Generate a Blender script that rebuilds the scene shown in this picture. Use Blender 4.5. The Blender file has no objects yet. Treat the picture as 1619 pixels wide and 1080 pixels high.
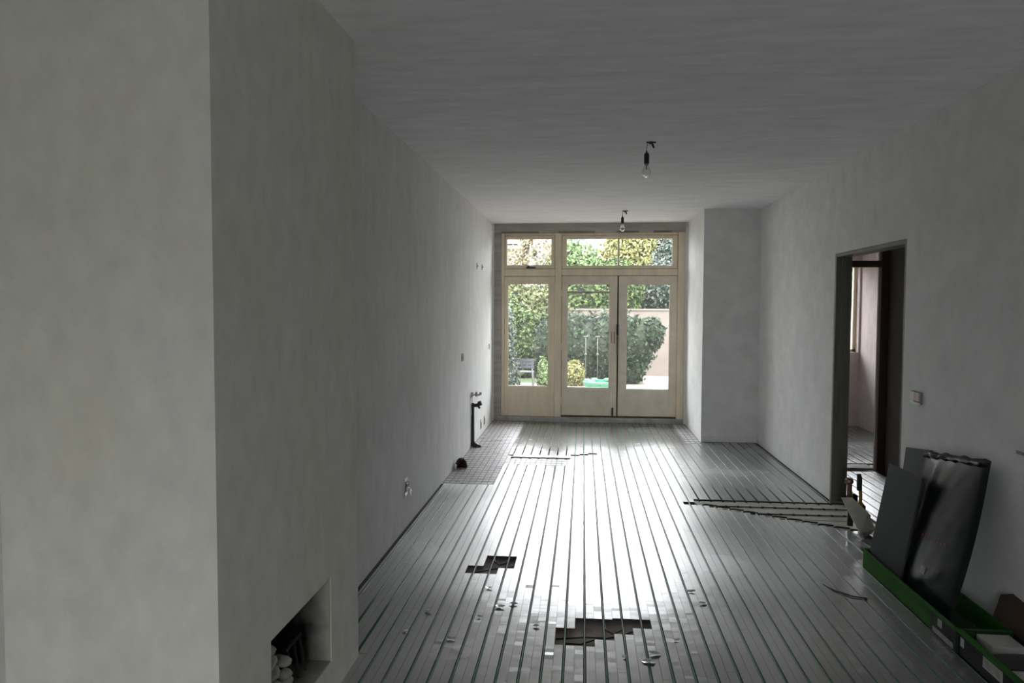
import bpy, math, random
import numpy as np
from mathutils import Vector, Matrix, Euler

random.seed(7)
rng = np.random.default_rng(7)
S = bpy.context.scene
COL = S.collection

# ------------------------------------------------------------------ camera
cam_d = bpy.data.cameras.new("camera")
cam = bpy.data.objects.new("camera", cam_d)
COL.objects.link(cam)
cam_d.sensor_width = 36.0
cam_d.lens = 1154.3 / 1619 * 36.0
cam_d.clip_start = 0.05
cam_d.clip_end = 300
_yaw, _pitch, _roll = 0.0970, 0.0470, 0.0037
_f = Vector((-math.sin(_yaw) * math.cos(_pitch), math.cos(_yaw) * math.cos(_pitch), -math.sin(_pitch)))
_r = Vector((math.cos(_yaw), math.sin(_yaw), 0))
_u = _r.cross(_f)
_r2 = _r * math.cos(_roll) + _u * math.sin(_roll)
_u2 = -_r * math.sin(_roll) + _u * math.cos(_roll)
cam.matrix_world = Matrix(((_r2.x, _u2.x, -_f.x, 0), (_r2.y, _u2.y, -_f.y, 0), (_r2.z, _u2.z, -_f.z, 1.6), (0, 0, 0, 1)))
S.camera = cam

# ------------------------------------------------------------------ world: overcast sky
SKY = 11.8
W = bpy.data.worlds.new("world")
S.world = W
W.use_nodes = True
nt = W.node_tree
nt.nodes.clear()
o = nt.nodes.new("ShaderNodeOutputWorld")
bg = nt.nodes.new("ShaderNodeBackground")
tc = nt.nodes.new("ShaderNodeTexCoord")
sx = nt.nodes.new("ShaderNodeSeparateXYZ")
mr = nt.nodes.new("ShaderNodeMapRange")
cr = nt.nodes.new("ShaderNodeValToRGB")
nt.links.new(tc.outputs["Generated"], sx.inputs[0])
nt.links.new(sx.outputs["Z"], mr.inputs["Value"])
mr.inputs["From Min"].default_value = 0.0
mr.inputs["From Max"].default_value = 1.0
cr.color_ramp.elements[0].position = 0.0
cr.color_ramp.elements[0].color = (0.58, 0.59, 0.612, 1)
cr.color_ramp.elements[1].position = 1.0
cr.color_ramp.elements[1].color = (1.10, 1.12, 1.17, 1)
nt.links.new(mr.outputs[0], cr.inputs[0])
nt.links.new(cr.outputs[0], bg.inputs[0])
bg.inputs[1].default_value = SKY
nt.links.new(bg.outputs[0], o.inputs[0])

S.view_settings.view_transform = "Standard"
S.view_settings.look = "None"
S.view_settings.gamma = 1.0
S.view_settings.use_curve_mapping = False
S.view_settings.exposure = 0.25
S.cycles.max_bounces = 14
S.cycles.diffuse_bounces = 8
S.cycles.glossy_bounces = 6
S.cycles.transparent_max_bounces = 16
S.cycles.sample_clamp_indirect = 6.0


def portal(name, loc, rot, sx_, sy_):
    l = bpy.data.lights.new(name, "AREA")
    l.shape = "RECTANGLE"
    l.size = sx_
    l.size_y = sy_
    l.cycles.is_portal = True
    ob = bpy.data.objects.new(name, l)
    ob.location = loc
    ob.rotation_euler = rot
    COL.objects.link(ob)


YB, WL, WR, HC = 10.2, -1.27, 2.069, 2.765
portal("daylight_portal", (0.07, YB + 0.16, 1.5), (-math.pi / 2, 0, 0), 2.5, 2.2)
portal("daylight_portal", (-0.07, -2.72, 0.935), (math.pi / 2, 0, 0), 1.55, 1.57)
portal("daylight_portal", (3.1, 10.47, 1.62), (-math.pi / 2, 0, 0), 1.3, 1.2)


# ------------------------------------------------------------------ materials
def new_mat(name):
    m = bpy.data.materials.new(name)
    m.use_nodes = True
    b = m.node_tree.nodes["Principled BSDF"]
    return m, m.node_tree, b


def node(nt, t, **kw):
    n = nt.nodes.new(t)
    for k, v in kw.items():
        if k in n.inputs.keys():
            n.inputs[k].default_value = v
        else:
            setattr(n, k, v)
    return n


def mat(name, col, rough=0.6, metal=0.0, var=0.12, vscale=6.0, bump=0.0, bscale=40.0, stretch=(1, 1, 1), spec=0.5, coat=0.0, col2=None, detail=5):
    m, nt, b = new_mat(name)
    b.inputs["Metallic"].default_value = metal
    b.inputs["Roughness"].default_value = rough
    b.inputs["Specular IOR Level"].default_value = spec
    b.inputs["Coat Weight"].default_value = coat
    tc = node(nt, "ShaderNodeTexCoord")
    mp = node(nt, "ShaderNodeMapping")
    mp.inputs["Scale"].default_value = stretch
    nt.links.new(tc.outputs["Object"], mp.inputs[0])
    nz = node(nt, "ShaderNodeTexNoise", Scale=vscale, Detail=detail, Roughness=0.6)
    nt.links.new(mp.outputs[0], nz.inputs["Vector"])
    rp = node(nt, "ShaderNodeValToRGB")
    c = col
    c2 = col2 or tuple(max(0, x * (1 - var)) for x in c)
    c1 = col if col2 else tuple(min(1, x * (1 + var)) for x in c)
    rp.color_ramp.elements[0].position = 0.32
    rp.color_ramp.elements[0].color = (*c2, 1)
    rp.color_ramp.elements[1].position = 0.68
    rp.color_ramp.elements[1].color = (*c1, 1)
    nt.links.new(nz.outputs["Fac"], rp.inputs[0])
    nt.links.new(rp.outputs[0], b.inputs["Base Color"])
    if bump:
        n2 = node(nt, "ShaderNodeTexNoise", Scale=bscale, Detail=4)
        nt.links.new(mp.outputs[0], n2.inputs["Vector"])
        bp = node(nt, "ShaderNodeBump", Strength=bump, Distance=0.01)
        nt.links.new(n2.outputs["Fac"], bp.inputs["Height"])
        nt.links.new(bp.outputs[0], b.inputs["Normal"])
    return m


def plaster(name, base, stain, stain_amt=0.5, sc=1.3, stretch=(1, 1, 1), bump=0.25, lo=0.45, hi=0.75):
    """trowelled plaster: cloudy thin coats, a second stain colour, small scuffs"""
    m, nt, b = new_mat(name)
    b.inputs["Roughness"].default_value = 0.90
    b.inputs["Specular IOR Level"].default_value = 0.15
    tc = node(nt, "ShaderNodeTexCoord")
    mp = node(nt, "ShaderNodeMapping")
    mp.inputs["Scale"].default_value = stretch
    nt.links.new(tc.outputs["Object"], mp.inputs[0])
    n1 = node(nt, "ShaderNodeTexNoise", Scale=sc, Detail=6, Roughness=0.62, Distortion=0.6)
    n2 = node(nt, "ShaderNodeTexNoise", Scale=sc * 5.5, Detail=5, Roughness=0.6)
    n3 = node(nt, "ShaderNodeTexNoise", Scale=60, Detail=3)
    for n in (n1, n2):
        nt.links.new(mp.outputs[0], n.inputs["Vector"])
    nt.links.new(tc.outputs["Object"], n3.inputs["Vector"])
    r1 = node(nt, "ShaderNodeMapRange")
    r1.inputs["From Min"].default_value = lo
    r1.inputs["From Max"].default_value = hi
    r1.inputs["To Max"].default_value = stain_amt
    nt.links.new(n1.outputs["Fac"], r1.inputs[0])
    mx = node(nt, "ShaderNodeMix", data_type="RGBA")
    mx.inputs[6].default_value = (*base, 1)
    mx.inputs[7].default_value = (*stain, 1)
    nt.links.new(r1.outputs[0], mx.inputs[0])
    r2 = node(nt, "ShaderNodeMapRange")
    r2.inputs["From Min"].default_value = 0.3
    r2.inputs["From Max"].default_value = 0.7
    r2.inputs["To Min"].default_value = 0.9
    r2.inputs["To Max"].default_value = 1.04
    nt.links.new(n2.outputs["Fac"], r2.inputs[0])
    hs = node(nt, "ShaderNodeMix", data_type="RGBA", blend_type="MULTIPLY")
    hs.inputs[0].default_value = 1
    nt.links.new(mx.outputs[2], hs.inputs[6])
    nt.links.new(r2.outputs[0], hs.inputs[7])
    nt.links.new(hs.outputs[2], b.inputs["Base Color"])
    ad = node(nt, "ShaderNodeMath", operation="ADD")
    ml = node(nt, "ShaderNodeMath", operation="MULTIPLY")
    ml.inputs[1].default_value = 0.15
    nt.links.new(n3.outputs["Fac"], ml.inputs[0])
    nt.links.new(n2.outputs["Fac"], ad.inputs[0])
    nt.links.new(ml.outputs[0], ad.inputs[1])
    bp = node(nt, "ShaderNodeBump", Strength=bump, Distance=0.008)
    nt.links.new(ad.outputs[0], bp.inputs["Height"])
    nt.links.new(bp.outputs[0], b.inputs["Normal"])
    return m


M = {}
M["wall"] = plaster("grey_plaster", (0.80, 0.80, 0.79), (0.72, 0.715, 0.70), 0.7, 1.5, (1, 1, 0.45))
M["wall_right"] = plaster("pale_plaster", (0.79, 0.79, 0.785), (0.74, 0.74, 0.73), 0.5, 1.0)
M["chimney"] = plaster("yellowed_plaster", (0.76, 0.76, 0.695), (0.76, 0.72, 0.585), 0.7, 2.0, (1, 1, 0.7))
M["ceiling"] = plaster("ceiling_plaster", (0.91, 0.91, 0.92), (0.85, 0.85, 0.855), 0.6, 1.6, (0.35, 1.8, 1))
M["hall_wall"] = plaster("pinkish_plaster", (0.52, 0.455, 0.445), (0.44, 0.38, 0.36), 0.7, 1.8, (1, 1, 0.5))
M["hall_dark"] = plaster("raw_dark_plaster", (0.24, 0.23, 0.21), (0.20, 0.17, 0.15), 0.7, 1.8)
M["frame"] = mat("cream_paint", (0.72, 0.62, 0.47), 0.45, var=0.10, vscale=9, stretch=(1, 1, 0.2), bump=0.12, bscale=30)
M["frame_leaf"] = mat("greige_paint", (0.70, 0.63, 0.51), 0.45, var=0.08, vscale=7, bump=0.1, bscale=30)
M["frame_grey"] = mat("bare_grey_board", (0.38, 0.35, 0.31), 0.8, var=0.2, vscale=10, stretch=(0.2, 1, 2), bump=0.3)
M["jamb"] = mat("grey_green_jamb_paint", (0.17, 0.162, 0.135), 0.6, var=0.14, vscale=9, stretch=(1, 1, 0.1), bump=0.1)
M["brown_wood"] = mat("dark_brown_wood", (0.10, 0.062, 0.042), 0.6, var=0.25, vscale=12, stretch=(1, 1, 0.1))
M["stone_sill"] = mat("grey_sill_stone", (0.33, 0.33, 0.31), 0.6, var=0.2, vscale=12)
M["black"] = mat("black_plastic", (0.012, 0.012, 0.012), 0.35, var=0.2)
M["iron"] = mat("dark_iron", (0.05, 0.045, 0.04), 0.5, 0.6, var=0.3, vscale=30)
M["steel"] = mat("dull_steel", (0.42, 0.42, 0.42), 0.35, 0.9, var=0.2, vscale=30)
M["brass"] = mat("brass", (0.55, 0.36, 0.12), 0.35, 1.0, var=0.3, vscale=30)
M["bronze"] = mat("aged_bronze", (0.22, 0.13, 0.09), 0.45, 0.7, var=0.3, vscale=30)
M["copper"] = mat("copper_brown", (0.045, 0.018, 0.013), 0.5, 0.3, var=0.4, vscale=20)
M["white_plastic"] = mat("white_plastic", (0.80, 0.78, 0.75), 0.4, var=0.04)
M["pinkish_plastic"] = mat("pinkish_plastic", (0.62, 0.48, 0.44), 0.4, var=0.05)
M["soot"] = mat("soot_stone", (0.012, 0.012, 0.012), 0.9, var=0.5, vscale=8, bump=0.4)
M["pebble"] = mat("pale_pebble", (0.42, 0.41, 0.38), 0.6, var=0.2, vscale=10)
M["base"] = mat("insulation_base", (0.48, 0.41, 0.39), 0.8, var=0.25, vscale=8, bump=0.2)
M["board"] = mat("grey_beige_board", (0.62, 0.59, 0.54), 0.45, var=0.12, vscale=6, stretch=(0.3, 2, 1))
M["edge_strip"] = mat("dark_edge_strip", (0.02, 0.018, 0.022), 0.8)
M["tube"] = mat("green_tube", (0.025, 0.12, 0.07), 0.35, var=0.2, vscale=3, spec=0.4)
M["tube_black"] = mat("black_tube", (0.02, 0.022, 0.02), 0.35)
M["wire"] = mat("dull_wire", (0.16, 0.15, 0.15), 0.5, 0.5, var=0.2)
M["mesh_base"] = mat("pale_screed", (0.62, 0.60, 0.62), 0.38, 0.4, var=0.2, vscale=14, bump=0.2)
M["strip"] = mat("bright_aluminium", (0.95, 0.95, 0.96), 0.38, 1.0, var=0.03)
M["green_carton"] = mat("green_printed_card", (0.022, 0.105, 0.012), 0.7, spec=0.15, var=0.12, vscale=5)
M["green_inside"] = mat("green_card_inside", (0.018, 0.065, 0.010), 0.7, var=0.1)
M["black_card"] = mat("black_printed_card", (0.012, 0.011, 0.015), 0.6, spec=0.2, var=0.2)
M["card_brown"] = mat("brown_card", (0.075, 0.045, 0.028), 0.8, var=0.12, vscale=8)
M["paper"] = mat("white_paper", (0.36, 0.345, 0.33), 0.7, var=0.06)
M["board_grey"] = mat("slate_grey_board", (0.045, 0.049, 0.051), 0.7, spec=0.25, var=0.08, vscale=5)
M["panel_dark"] = mat("dark_green_grey_carton", (0.026, 0.031, 0.029), 0.6, spec=0.25, var=0.3, vscale=7)
M["bag"] = mat("black_film", (0.012, 0.0145, 0.015), 0.30, var=0.15, vscale=5, bump=0.05, bscale=14, spec=0.20)
M["bag_red"] = mat("dull_red_print", (0.09, 0.012, 0.018), 0.5, var=0.2)
M["foam"] = mat("offwhite_foam", (0.50, 0.48, 0.43), 0.7, var=0.1, vscale=14, bump=0.3)
M["foil"] = mat("loose_foil", (0.9, 0.9, 0.9), 0.25, 1.0, var=0.03)
M["scuff"] = mat("grey_scuff", (0.28, 0.28, 0.27), 0.8, var=0.2, vscale=30)

# aluminium plates: metal with a dull dusty film and fine rolling ripples
m, nt, b = new_mat("aluminium_plate")
tc = node(nt, "ShaderNodeTexCoord")
g = node(nt, "ShaderNodeNewGeometry")
n1 = node(nt, "ShaderNodeTexNoise", Scale=1.2, Detail=1, Roughness=0.4)
n2 = node(nt, "ShaderNodeTexNoise", Scale=45, Detail=3)
n3 = node(nt, "ShaderNodeTexNoise", Scale=3.0, Detail=2)
mp = node(nt, "ShaderNodeMapping")
mp.inputs["Scale"].default_value = (1.0, 7.0, 1)
for n in (n1, n2):
    nt.links.new(g.outputs["Position"], n.inputs["Vector"])
nt.links.new(g.outputs["Position"], mp.inputs[0])
nt.links.new(mp.outputs[0], n3.inputs["Vector"])
rr = node(nt, "ShaderNodeMapRange")
rr.inputs["From Min"].default_value = 0.3
rr.inputs["From Max"].default_value = 0.75
rr.inputs["To Min"].default_value = 0.22
rr.inputs["To Max"].default_value = 0.30
nt.links.new(n1.outputs["Fac"], rr.inputs[0])
nt.links.new(rr.outputs[0], b.inputs["Roughness"])
b.inputs["Metallic"].default_value = 0.88
b.inputs["Anisotropic"].default_value = 0.85
tv = node(nt, "ShaderNodeCombineXYZ", X=1.0)
nt.links.new(tv.outputs[0], b.inputs["Tangent"])
mx = node(nt, "ShaderNodeValToRGB")
mx.color_ramp.elements[0].color = (0.38, 0.385, 0.39, 1)
mx.color_ramp.elements[1].color = (0.48, 0.48, 0.485, 1)
mx.color_ramp.elements[0].position = 0.3
mx.color_ramp.elements[1].position = 0.7
nt.links.new(n1.outputs["Fac"], mx.inputs[0])
nt.links.new(mx.outputs[0], b.inputs["Base Color"])
bp = node(nt, "ShaderNodeBump", Strength=0.10, Distance=0.004)
nt.links.new(n3.outputs["Fac"], bp.inputs["Height"])
bp2 = node(nt, "ShaderNodeBump", Strength=0.01, Distance=0.0003)
nt.links.new(n2.outputs["Fac"], bp2.inputs["Height"])
nt.links.new(bp.outputs[0], bp2.inputs["Normal"])
nt.links.new(bp2.outputs[0], b.inputs["Normal"])
M["plate"] = m


def glass_mat(name, dirt=0.05):
    m = bpy.data.materials.new(name)
    m.use_nodes = True
    nt = m.node_tree
    nt.nodes.clear()
    out = nt.nodes.new("ShaderNodeOutputMaterial")
    tr = node(nt, "ShaderNodeBsdfTransparent")
    tr.inputs[0].default_value = (0.97, 0.98, 0.97, 1)
    gl = node(nt, "ShaderNodeBsdfGlossy", Roughness=0.02)
    fr = node(nt, "ShaderNodeFresnel", IOR=1.13)
    a = nt.nodes.new("ShaderNodeMixShader")
    nt.links.new(fr.outputs[0], a.inputs[0])
    nt.links.new(tr.outputs[0], a.inputs[1])
    nt.links.new(gl.outputs[0], a.inputs[2])
    tl = node(nt, "ShaderNodeBsdfTranslucent")
    tl.inputs[0].default_value = (0.9, 0.88, 0.85, 1)
    nz = node(nt, "ShaderNodeTexNoise", Scale=5.0, Detail=5)
    tc = node(nt, "ShaderNodeTexCoord")
    nt.links.new(tc.outputs["Object"], nz.inputs["Vector"])
    r = node(nt, "ShaderNodeMapRange")
    r.inputs["From Min"].default_value = 0.3
    r.inputs["From Max"].default_value = 0.8
    r.inputs["To Min"].default_value = dirt * 0.6
    r.inputs["To Max"].default_value = dirt * 1.6
    nt.links.new(nz.outputs["Fac"], r.inputs[0])
    c = nt.nodes.new("ShaderNodeMixShader")
    nt.links.new(r.outputs[0], c.inputs[0])
    nt.links.new(a.outputs[0], c.inputs[1])
    nt.links.new(tl.outputs[0], c.inputs[2])
    nt.links.new(c.outputs[0], out.inputs[0])
    return m


M["glass"] = glass_mat("dusty_window_glass", 0.008)
m, nt, b = new_mat("clear_bulb_glass")
b.inputs["Transmission Weight"].default_value = 1
b.inputs["Roughness"].default_value = 0.02
b.inputs["IOR"].default_value = 1.1
M["bulb_glass"] = m


# ------------------------------------------------------------------ mesh helpers
class MB:
    def __init__(s):
        s.v, s.f, s.m = [], [], []

    def add(s, v, f, mi=0):
        k = len(s.v)
        s.v += [tuple(map(float, p)) for p in v]
        s.f += [tuple(i + k for i in q) for q in f]
        s.m += [mi] * len(f)
        return s

    def box(s, x0, x1, y0, y1, z0, z1, mi=0):
        v = [(x0, y0, z0), (x1, y0, z0), (x1, y1, z0), (x0, y1, z0), (x0, y0, z1), (x1, y0, z1), (x1, y1, z1), (x0, y1, z1)]
        f = [(0, 3, 2, 1), (4, 5, 6, 7), (0, 1, 5, 4), (1, 2, 6, 5), (2, 3, 7, 6), (3, 0, 4, 7)]
        return s.add(v, f, mi)

    def bar(s, a, b_, w, d, up=(0, 0, 1), mi=0):
        a, b_ = Vector(a), Vector(b_)
        t = (b_ - a).normalized()
        u = Vector(up)
        if abs(t.dot(u)) > 0.95:
            u = Vector((1, 0, 0))
        n = t.cross(u).normalized()
        u = n.cross(t)
        v = []
        for p in (a, b_):
            for i, j in ((-1, -1), (1, -1), (1, 1), (-1, 1)):
                v.append(p + n * i * w / 2 + u * j * d / 2)
        return s.add(v, [(0, 1, 2, 3), (7, 6, 5, 4), (0, 4, 5, 1), (1, 5, 6, 2), (2, 6, 7, 3), (3, 7, 4, 0)], mi)

    def tube(s, pts, r, n=8, mi=0, caps=True):
        pts = [Vector(p) for p in pts]
        rs = r if isinstance(r, (list, tuple)) else [r] * len(pts)
        rings = []
        prev = None
        for i, p in enumerate(pts):
            t = (pts[min(i + 1, len(pts) - 1)] - pts[max(i - 1, 0)]).normalized()
            if prev is None:
                u = Vector((0, 0, 1)) if abs(t.z) < 0.9 else Vector((1, 0, 0))
            else:
                u = prev
            u = (u - t * u.dot(t)).normalized()
            prev = u
            w = t.cross(u)
            rings.append([p + (u * math.cos(2 * math.pi * k / n) + w * math.sin(2 * math.pi * k / n)) * rs[i] for k in range(n)])
        v = [q for ring in rings for q in ring]
        f = []
        for i in range(len(rings) - 1):
            for k in range(n):
                f.append((i * n + k, i * n + (k + 1) % n, (i + 1) * n + (k + 1) % n, (i + 1) * n + k))
        if caps:
            f.append(tuple(range(n))[::-1])
            f.append(tuple((len(rings) - 1) * n + k for k in range(n)))
        return s.add(v, f, mi)

    def lathe(s, prof, c=(0, 0, 0), n=20, mi=0):
        """profile [(r,z)...] round the z axis at c"""
        v, f = [], []
        for r, z in prof:
            for k in range(n):
                a = 2 * math.pi * k / n
                v.append((c[0] + r * math.cos(a), c[1] + r * math.sin(a), c[2] + z))
        for i in range(len(prof) - 1):
            for k in range(n):
                f.append((i * n + k, i * n + (k + 1) % n, (i + 1) * n + (k + 1) % n, (i + 1) * n + k))
        f.append(tuple(range(n))[::-1])
        f.append(tuple((len(prof) - 1) * n + k for k in range(n)))
        return s.add(v, f, mi)

    def blob(s, c, rad, nu=10, nv=7, jit=0.1, mi=0, R=random):
        v, f = [], []
        ph = [R.uniform(0, 6.28) for _ in range(4)]
        for j in range(nv + 1):
            th = math.pi * j / nv
            for i in range(nu):
                a = 2 * math.pi * i / nu
                k = 1 + jit * (math.sin(2 * a + ph[0]) * math.sin(th) + math.sin(3 * th + ph[1]) * 0.5 + 0.6 * math.sin(3 * a + 2 * th + ph[2]))
                v.append((c[0] + rad[0] * k * math.sin(th) * math.cos(a), c[1] + rad[1] * k * math.sin(th) * math.sin(a), c[2] + rad[2] * k * math.cos(th)))
        for j in range(nv):
            for i in range(nu):
                f.append((j * nu + i, (j + 1) * nu + i, (j + 1) * nu + (i + 1) % nu, j * nu + (i + 1) % nu))
        return s.add(v, f, mi)

    def build(s, name, mats, parent=None, smooth=False, bevel=0, loc=None):
        me = bpy.data.meshes.new(name)
        me.from_pydata(s.v, [], s.f)
        if not isinstance(mats, (list, tuple)):
            mats = [mats]
        for mm in mats:
            me.materials.append(mm)
        me.polygons.foreach_set("material_index", s.m)
        if smooth:
            me.polygons.foreach_set("use_smooth", [True] * len(me.polygons))
        me.update()
        ob = bpy.data.objects.new(name, me)
        COL.objects.link(ob)
        if parent is not None:
            ob.parent = parent
            ob.matrix_parent_inverse = parent.matrix_basis.inverted()
        if bevel:
            md = ob.modifiers.new("bevel", "BEVEL")
            md.width = bevel
            md.segments = 2
            md.limit_method = "ANGLE"
        return ob


def tag(o, label=None, cat=None, group=None, kind=None):
    if label: o["label"] = label
    if cat: o["category"] = cat
    if group: o["group"] = group
    if kind: o["kind"] = kind
    return o


def empty(name, loc=(0, 0, 0), label=None, cat=None, group=None, kind=None):
    e = bpy.data.objects.new(name, None)
    e.empty_display_size = 0.1
    e.location = loc
    COL.objects.link(e)
    return tag(e, label, cat, group, kind)


def copy_tree(o, parent=None):
    c = o.copy()
    COL.objects.link(c)
    if parent is not None:
        c.parent = parent
    for ch in [x for x in bpy.data.objects if x.parent == o and x != c]:
        copy_tree(ch, c)
    return c


def struct(mb, name, mats, **kw):
    ob = mb.build(name, mats, **kw)
    ob["kind"] = "structure"
    return ob


# ================================================================== ROOM SHELL
# floor slab
floor = struct(MB().box(-1.9, 4.0, -2.7, 10.6, -0.25, -0.030), "floor", M["base"])
struct(MB().box(-1.9, 4.0, -2.8, 10.7, HC, HC + 0.15), "ceiling", M["ceiling"])
# left wall (with the slot cut for the pipe: slot at y 8.17..8.33, z 0..0.62)
mb = MB()
mb.box(WL - 0.35, WL, 3.19, 8.19, -0.03, HC)
mb.box(WL - 0.35, WL, 8.33, 10.45, -0.03, HC)
mb.box(WL - 0.35, WL, 8.19, 8.33, 0.60, HC)
mb.box(WL - 0.35, WL - 0.05, 8.19, 8.33, -0.03, 0.60)
mb.box(-1.9, -1.66, -2.7, 1.92, -0.03, HC)
struct(mb, "wall_left", M["wall"])
# right wall with doorway y 4.945..6.29, z..2.05
D0, D1, DH = 4.945, 6.29, 2.05
mb = MB()
mb.box(WR, WR + 0.125, -2.7, D0, -0.03, HC)
mb.box(WR, WR + 0.125, D1, 10.45, -0.03, HC)
mb.box(WR, WR + 0.125, D0, D1, DH, HC)
struct(mb, "wall_right", M["wall_right"])
# pier at the back right corner
struct(MB().box(1.412, WR, 8.845, 10.45, -0.03, HC), "wall_pier", M["wall_right"])
struct(MB().box(1.412, WR - 0.005, 8.833, 8.845, 0.0, 0.085), "baseboard_pier", M["wall_right"], bevel=0.004)
# back wall margins round the garden doors
mb = MB()
mb.box(WL - 0.35, -1.249, YB, 10.45, -0.2, 4.2)
mb.box(1.386, 2.45, YB + 0.16, 10.45, -0.2, 4.2)
mb.box(1.386, 1.414, YB, YB + 0.16, -0.03, HC)
mb.box(-1.249, 1.386, YB, 10.45, 2.768, 4.2)
mb.box(-1.249, 1.386, YB + 0.02, 10.45, -0.2, -0.0)
struct(mb, "wall_back", M["wall"])
# front wall behind the camera with a wide window
mb = MB()
mb.box(-1.9, -0.85, -2.95, -2.7, -0.2, 4.2)
mb.box(0.7, 4.0, -2.95, -2.7, -0.2, 4.2)
mb.box(-0.85, 0.7, -2.95, -2.7, 1.72, 4.2)
mb.box(-0.85, 0.7, -2.95, -2.7, -0.2, 0.15)
struct(mb, "wall_front", M["wall"])
wf = empty("window_2", (0.3, -2.8, 0.35), kind="structure")
mb = MB()
for x in (-0.85, -0.10, 0.64):
    mb.box(x, x + 0.06, -2.86, -2.80, 0.15, 1.72)
for z in (0.15, 1.66):
    mb.box(-0.85, 0.7, -2.86, -2.80, z, z + 0.06)
mb.build("window_frame", M["frame"], wf)
MB().box(-0.84, 0.69, -2.835, -2.83, 0.16, 1.71).build("pane", M["glass"], wf)

# chimney breast: front face x=-1.012, y 1.92..3.19, fire opening y 2.285..2.834, z 0.16..0.50
CX_, C0, C1 = -1.012, 1.92, 3.19
F0, F1, FB, FT = 2.262, 2.834, 0.15, 0.502
mb = MB()
mb.box(-1.9, CX_, C0, F0, -0.03, HC)
mb.box(-1.9, CX_, F1, C1, -0.03, HC)
mb.box(-1.9, CX_, F0, F1, FT, HC)
mb.box(-1.9, CX_, F0, F1, -0.03, FB)
mb.box(-1.9, -1.60, F0, F1, FB, FT)
chim = struct(mb, "wall_chimney", M["chimney"])
# soot-stained firebox lining (sooty deep down, clean near the mouth)
m, nt, b = new_mat("soot_gradient_plaster")
tc = node(nt, "ShaderNodeTexCoord")
sp = node(nt, "ShaderNodeSeparateXYZ")
nt.links.new(tc.outputs["Object"], sp.inputs[0])
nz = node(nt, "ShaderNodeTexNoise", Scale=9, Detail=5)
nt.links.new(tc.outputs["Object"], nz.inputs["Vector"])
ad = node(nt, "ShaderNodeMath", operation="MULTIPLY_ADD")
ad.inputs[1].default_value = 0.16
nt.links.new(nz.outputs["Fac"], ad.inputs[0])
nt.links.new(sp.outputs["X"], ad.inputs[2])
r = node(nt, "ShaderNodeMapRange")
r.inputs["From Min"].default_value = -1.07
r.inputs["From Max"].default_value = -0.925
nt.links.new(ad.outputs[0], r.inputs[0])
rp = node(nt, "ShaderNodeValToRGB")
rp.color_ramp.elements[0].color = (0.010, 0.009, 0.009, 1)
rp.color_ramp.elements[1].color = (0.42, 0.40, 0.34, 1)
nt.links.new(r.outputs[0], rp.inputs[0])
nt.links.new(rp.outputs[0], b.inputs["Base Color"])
b.inputs["Roughness"].default_value = 0.9
M["firelining"] = m
mb = MB()
mb.box(-1.595, CX_ - 0.004, F1 - 0.006, F1 - 0.001, FB, FT)
mb.box(-1.595, CX_ - 0.004, F0 + 0.001, F0 + 0.006, FB, FT)
mb.box(-1.597, -1.590, F0, F1, FB, FT)
mb.box(-1.595, CX_ - 0.004, F0, F1, FT - 0.006, FT - 0.001)
mb.box(-1.595, CX_ - 0.004, F0, F1, FB + 0.001, FB + 0.006)
mb.build("firebox_lining", M["firelining"], chim)
# paint scuffs on the chimney plaster: thin trowel ridges
RS = random.Random(5)

# hall and back room beyond the doorway
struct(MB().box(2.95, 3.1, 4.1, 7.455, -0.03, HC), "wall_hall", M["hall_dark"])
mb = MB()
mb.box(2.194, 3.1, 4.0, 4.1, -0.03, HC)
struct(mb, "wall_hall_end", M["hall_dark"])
mb = MB()
mb.box(2.90, 3.9, 7.456, 7.56, -0.03, HC)
struct(mb, "wall_partition", M["hall_wall"])
mb = MB()
mb.box(3.76, 3.9, 7.54, 10.6, -0.03, HC)
struct(mb, "wall_back_room", M["hall_wall"])
mb = MB()
mb.box(2.194, 2.45, 10.35, 10.6, -0.2, 4.2)
mb.box(3.735, 4.0, 10.35, 10.6, -0.2, 4.2)
mb.box(2.45, 3.735, 10.35, 10.6, 2.2, 4.2)
mb.box(2.45, 3.735, 10.35, 10.6, -0.2, 1.0)
struct(mb, "wall_back_room_far", M["hall_wall"])
w3 = empty("window_3", (3.1, 10.45, 1.0), kind="structure")
mb = MB()
for x in (2.45, 3.06, 3.695):
    mb.box(x, x + 0.04, 10.46, 10.51, 1.0, 2.2)
for z in (1.0, 2.16):
    mb.box(2.45, 3.735, 10.46, 10.51, z, z + 0.04)
mb.build("window_frame", M["frame"], w3)
MB().box(2.47, 3.71, 10.485, 10.489, 1.02, 2.18).build("pane", M["glass"], w3)
# dark frame in the partition: post, cross beam, head
d3 = empty("door_4", (2.53, 7.42, 0), kind="structure")
MB().box(2.870, 2.945, 7.395, 7.455, 0.0, HC).build("frame_post", M["brown_wood"], d3, bevel=0.004)
MB().box(2.194, 2.24, 7.40, 7.56, 0.0, HC).build("frame_post", M["brown_wood"], d3, bevel=0.004)
MB().box(2.24, 2.870, 7.40, 7.46, 2.0, 2.062).build("frame_beam", M["brown_wood"], d3, bevel=0.003)
MB().box(2.24, 2.870, 7.46, 7.66, -0.001, 0.022).build("threshold", M["stone_sill"], d3, bevel=0.003)

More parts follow.
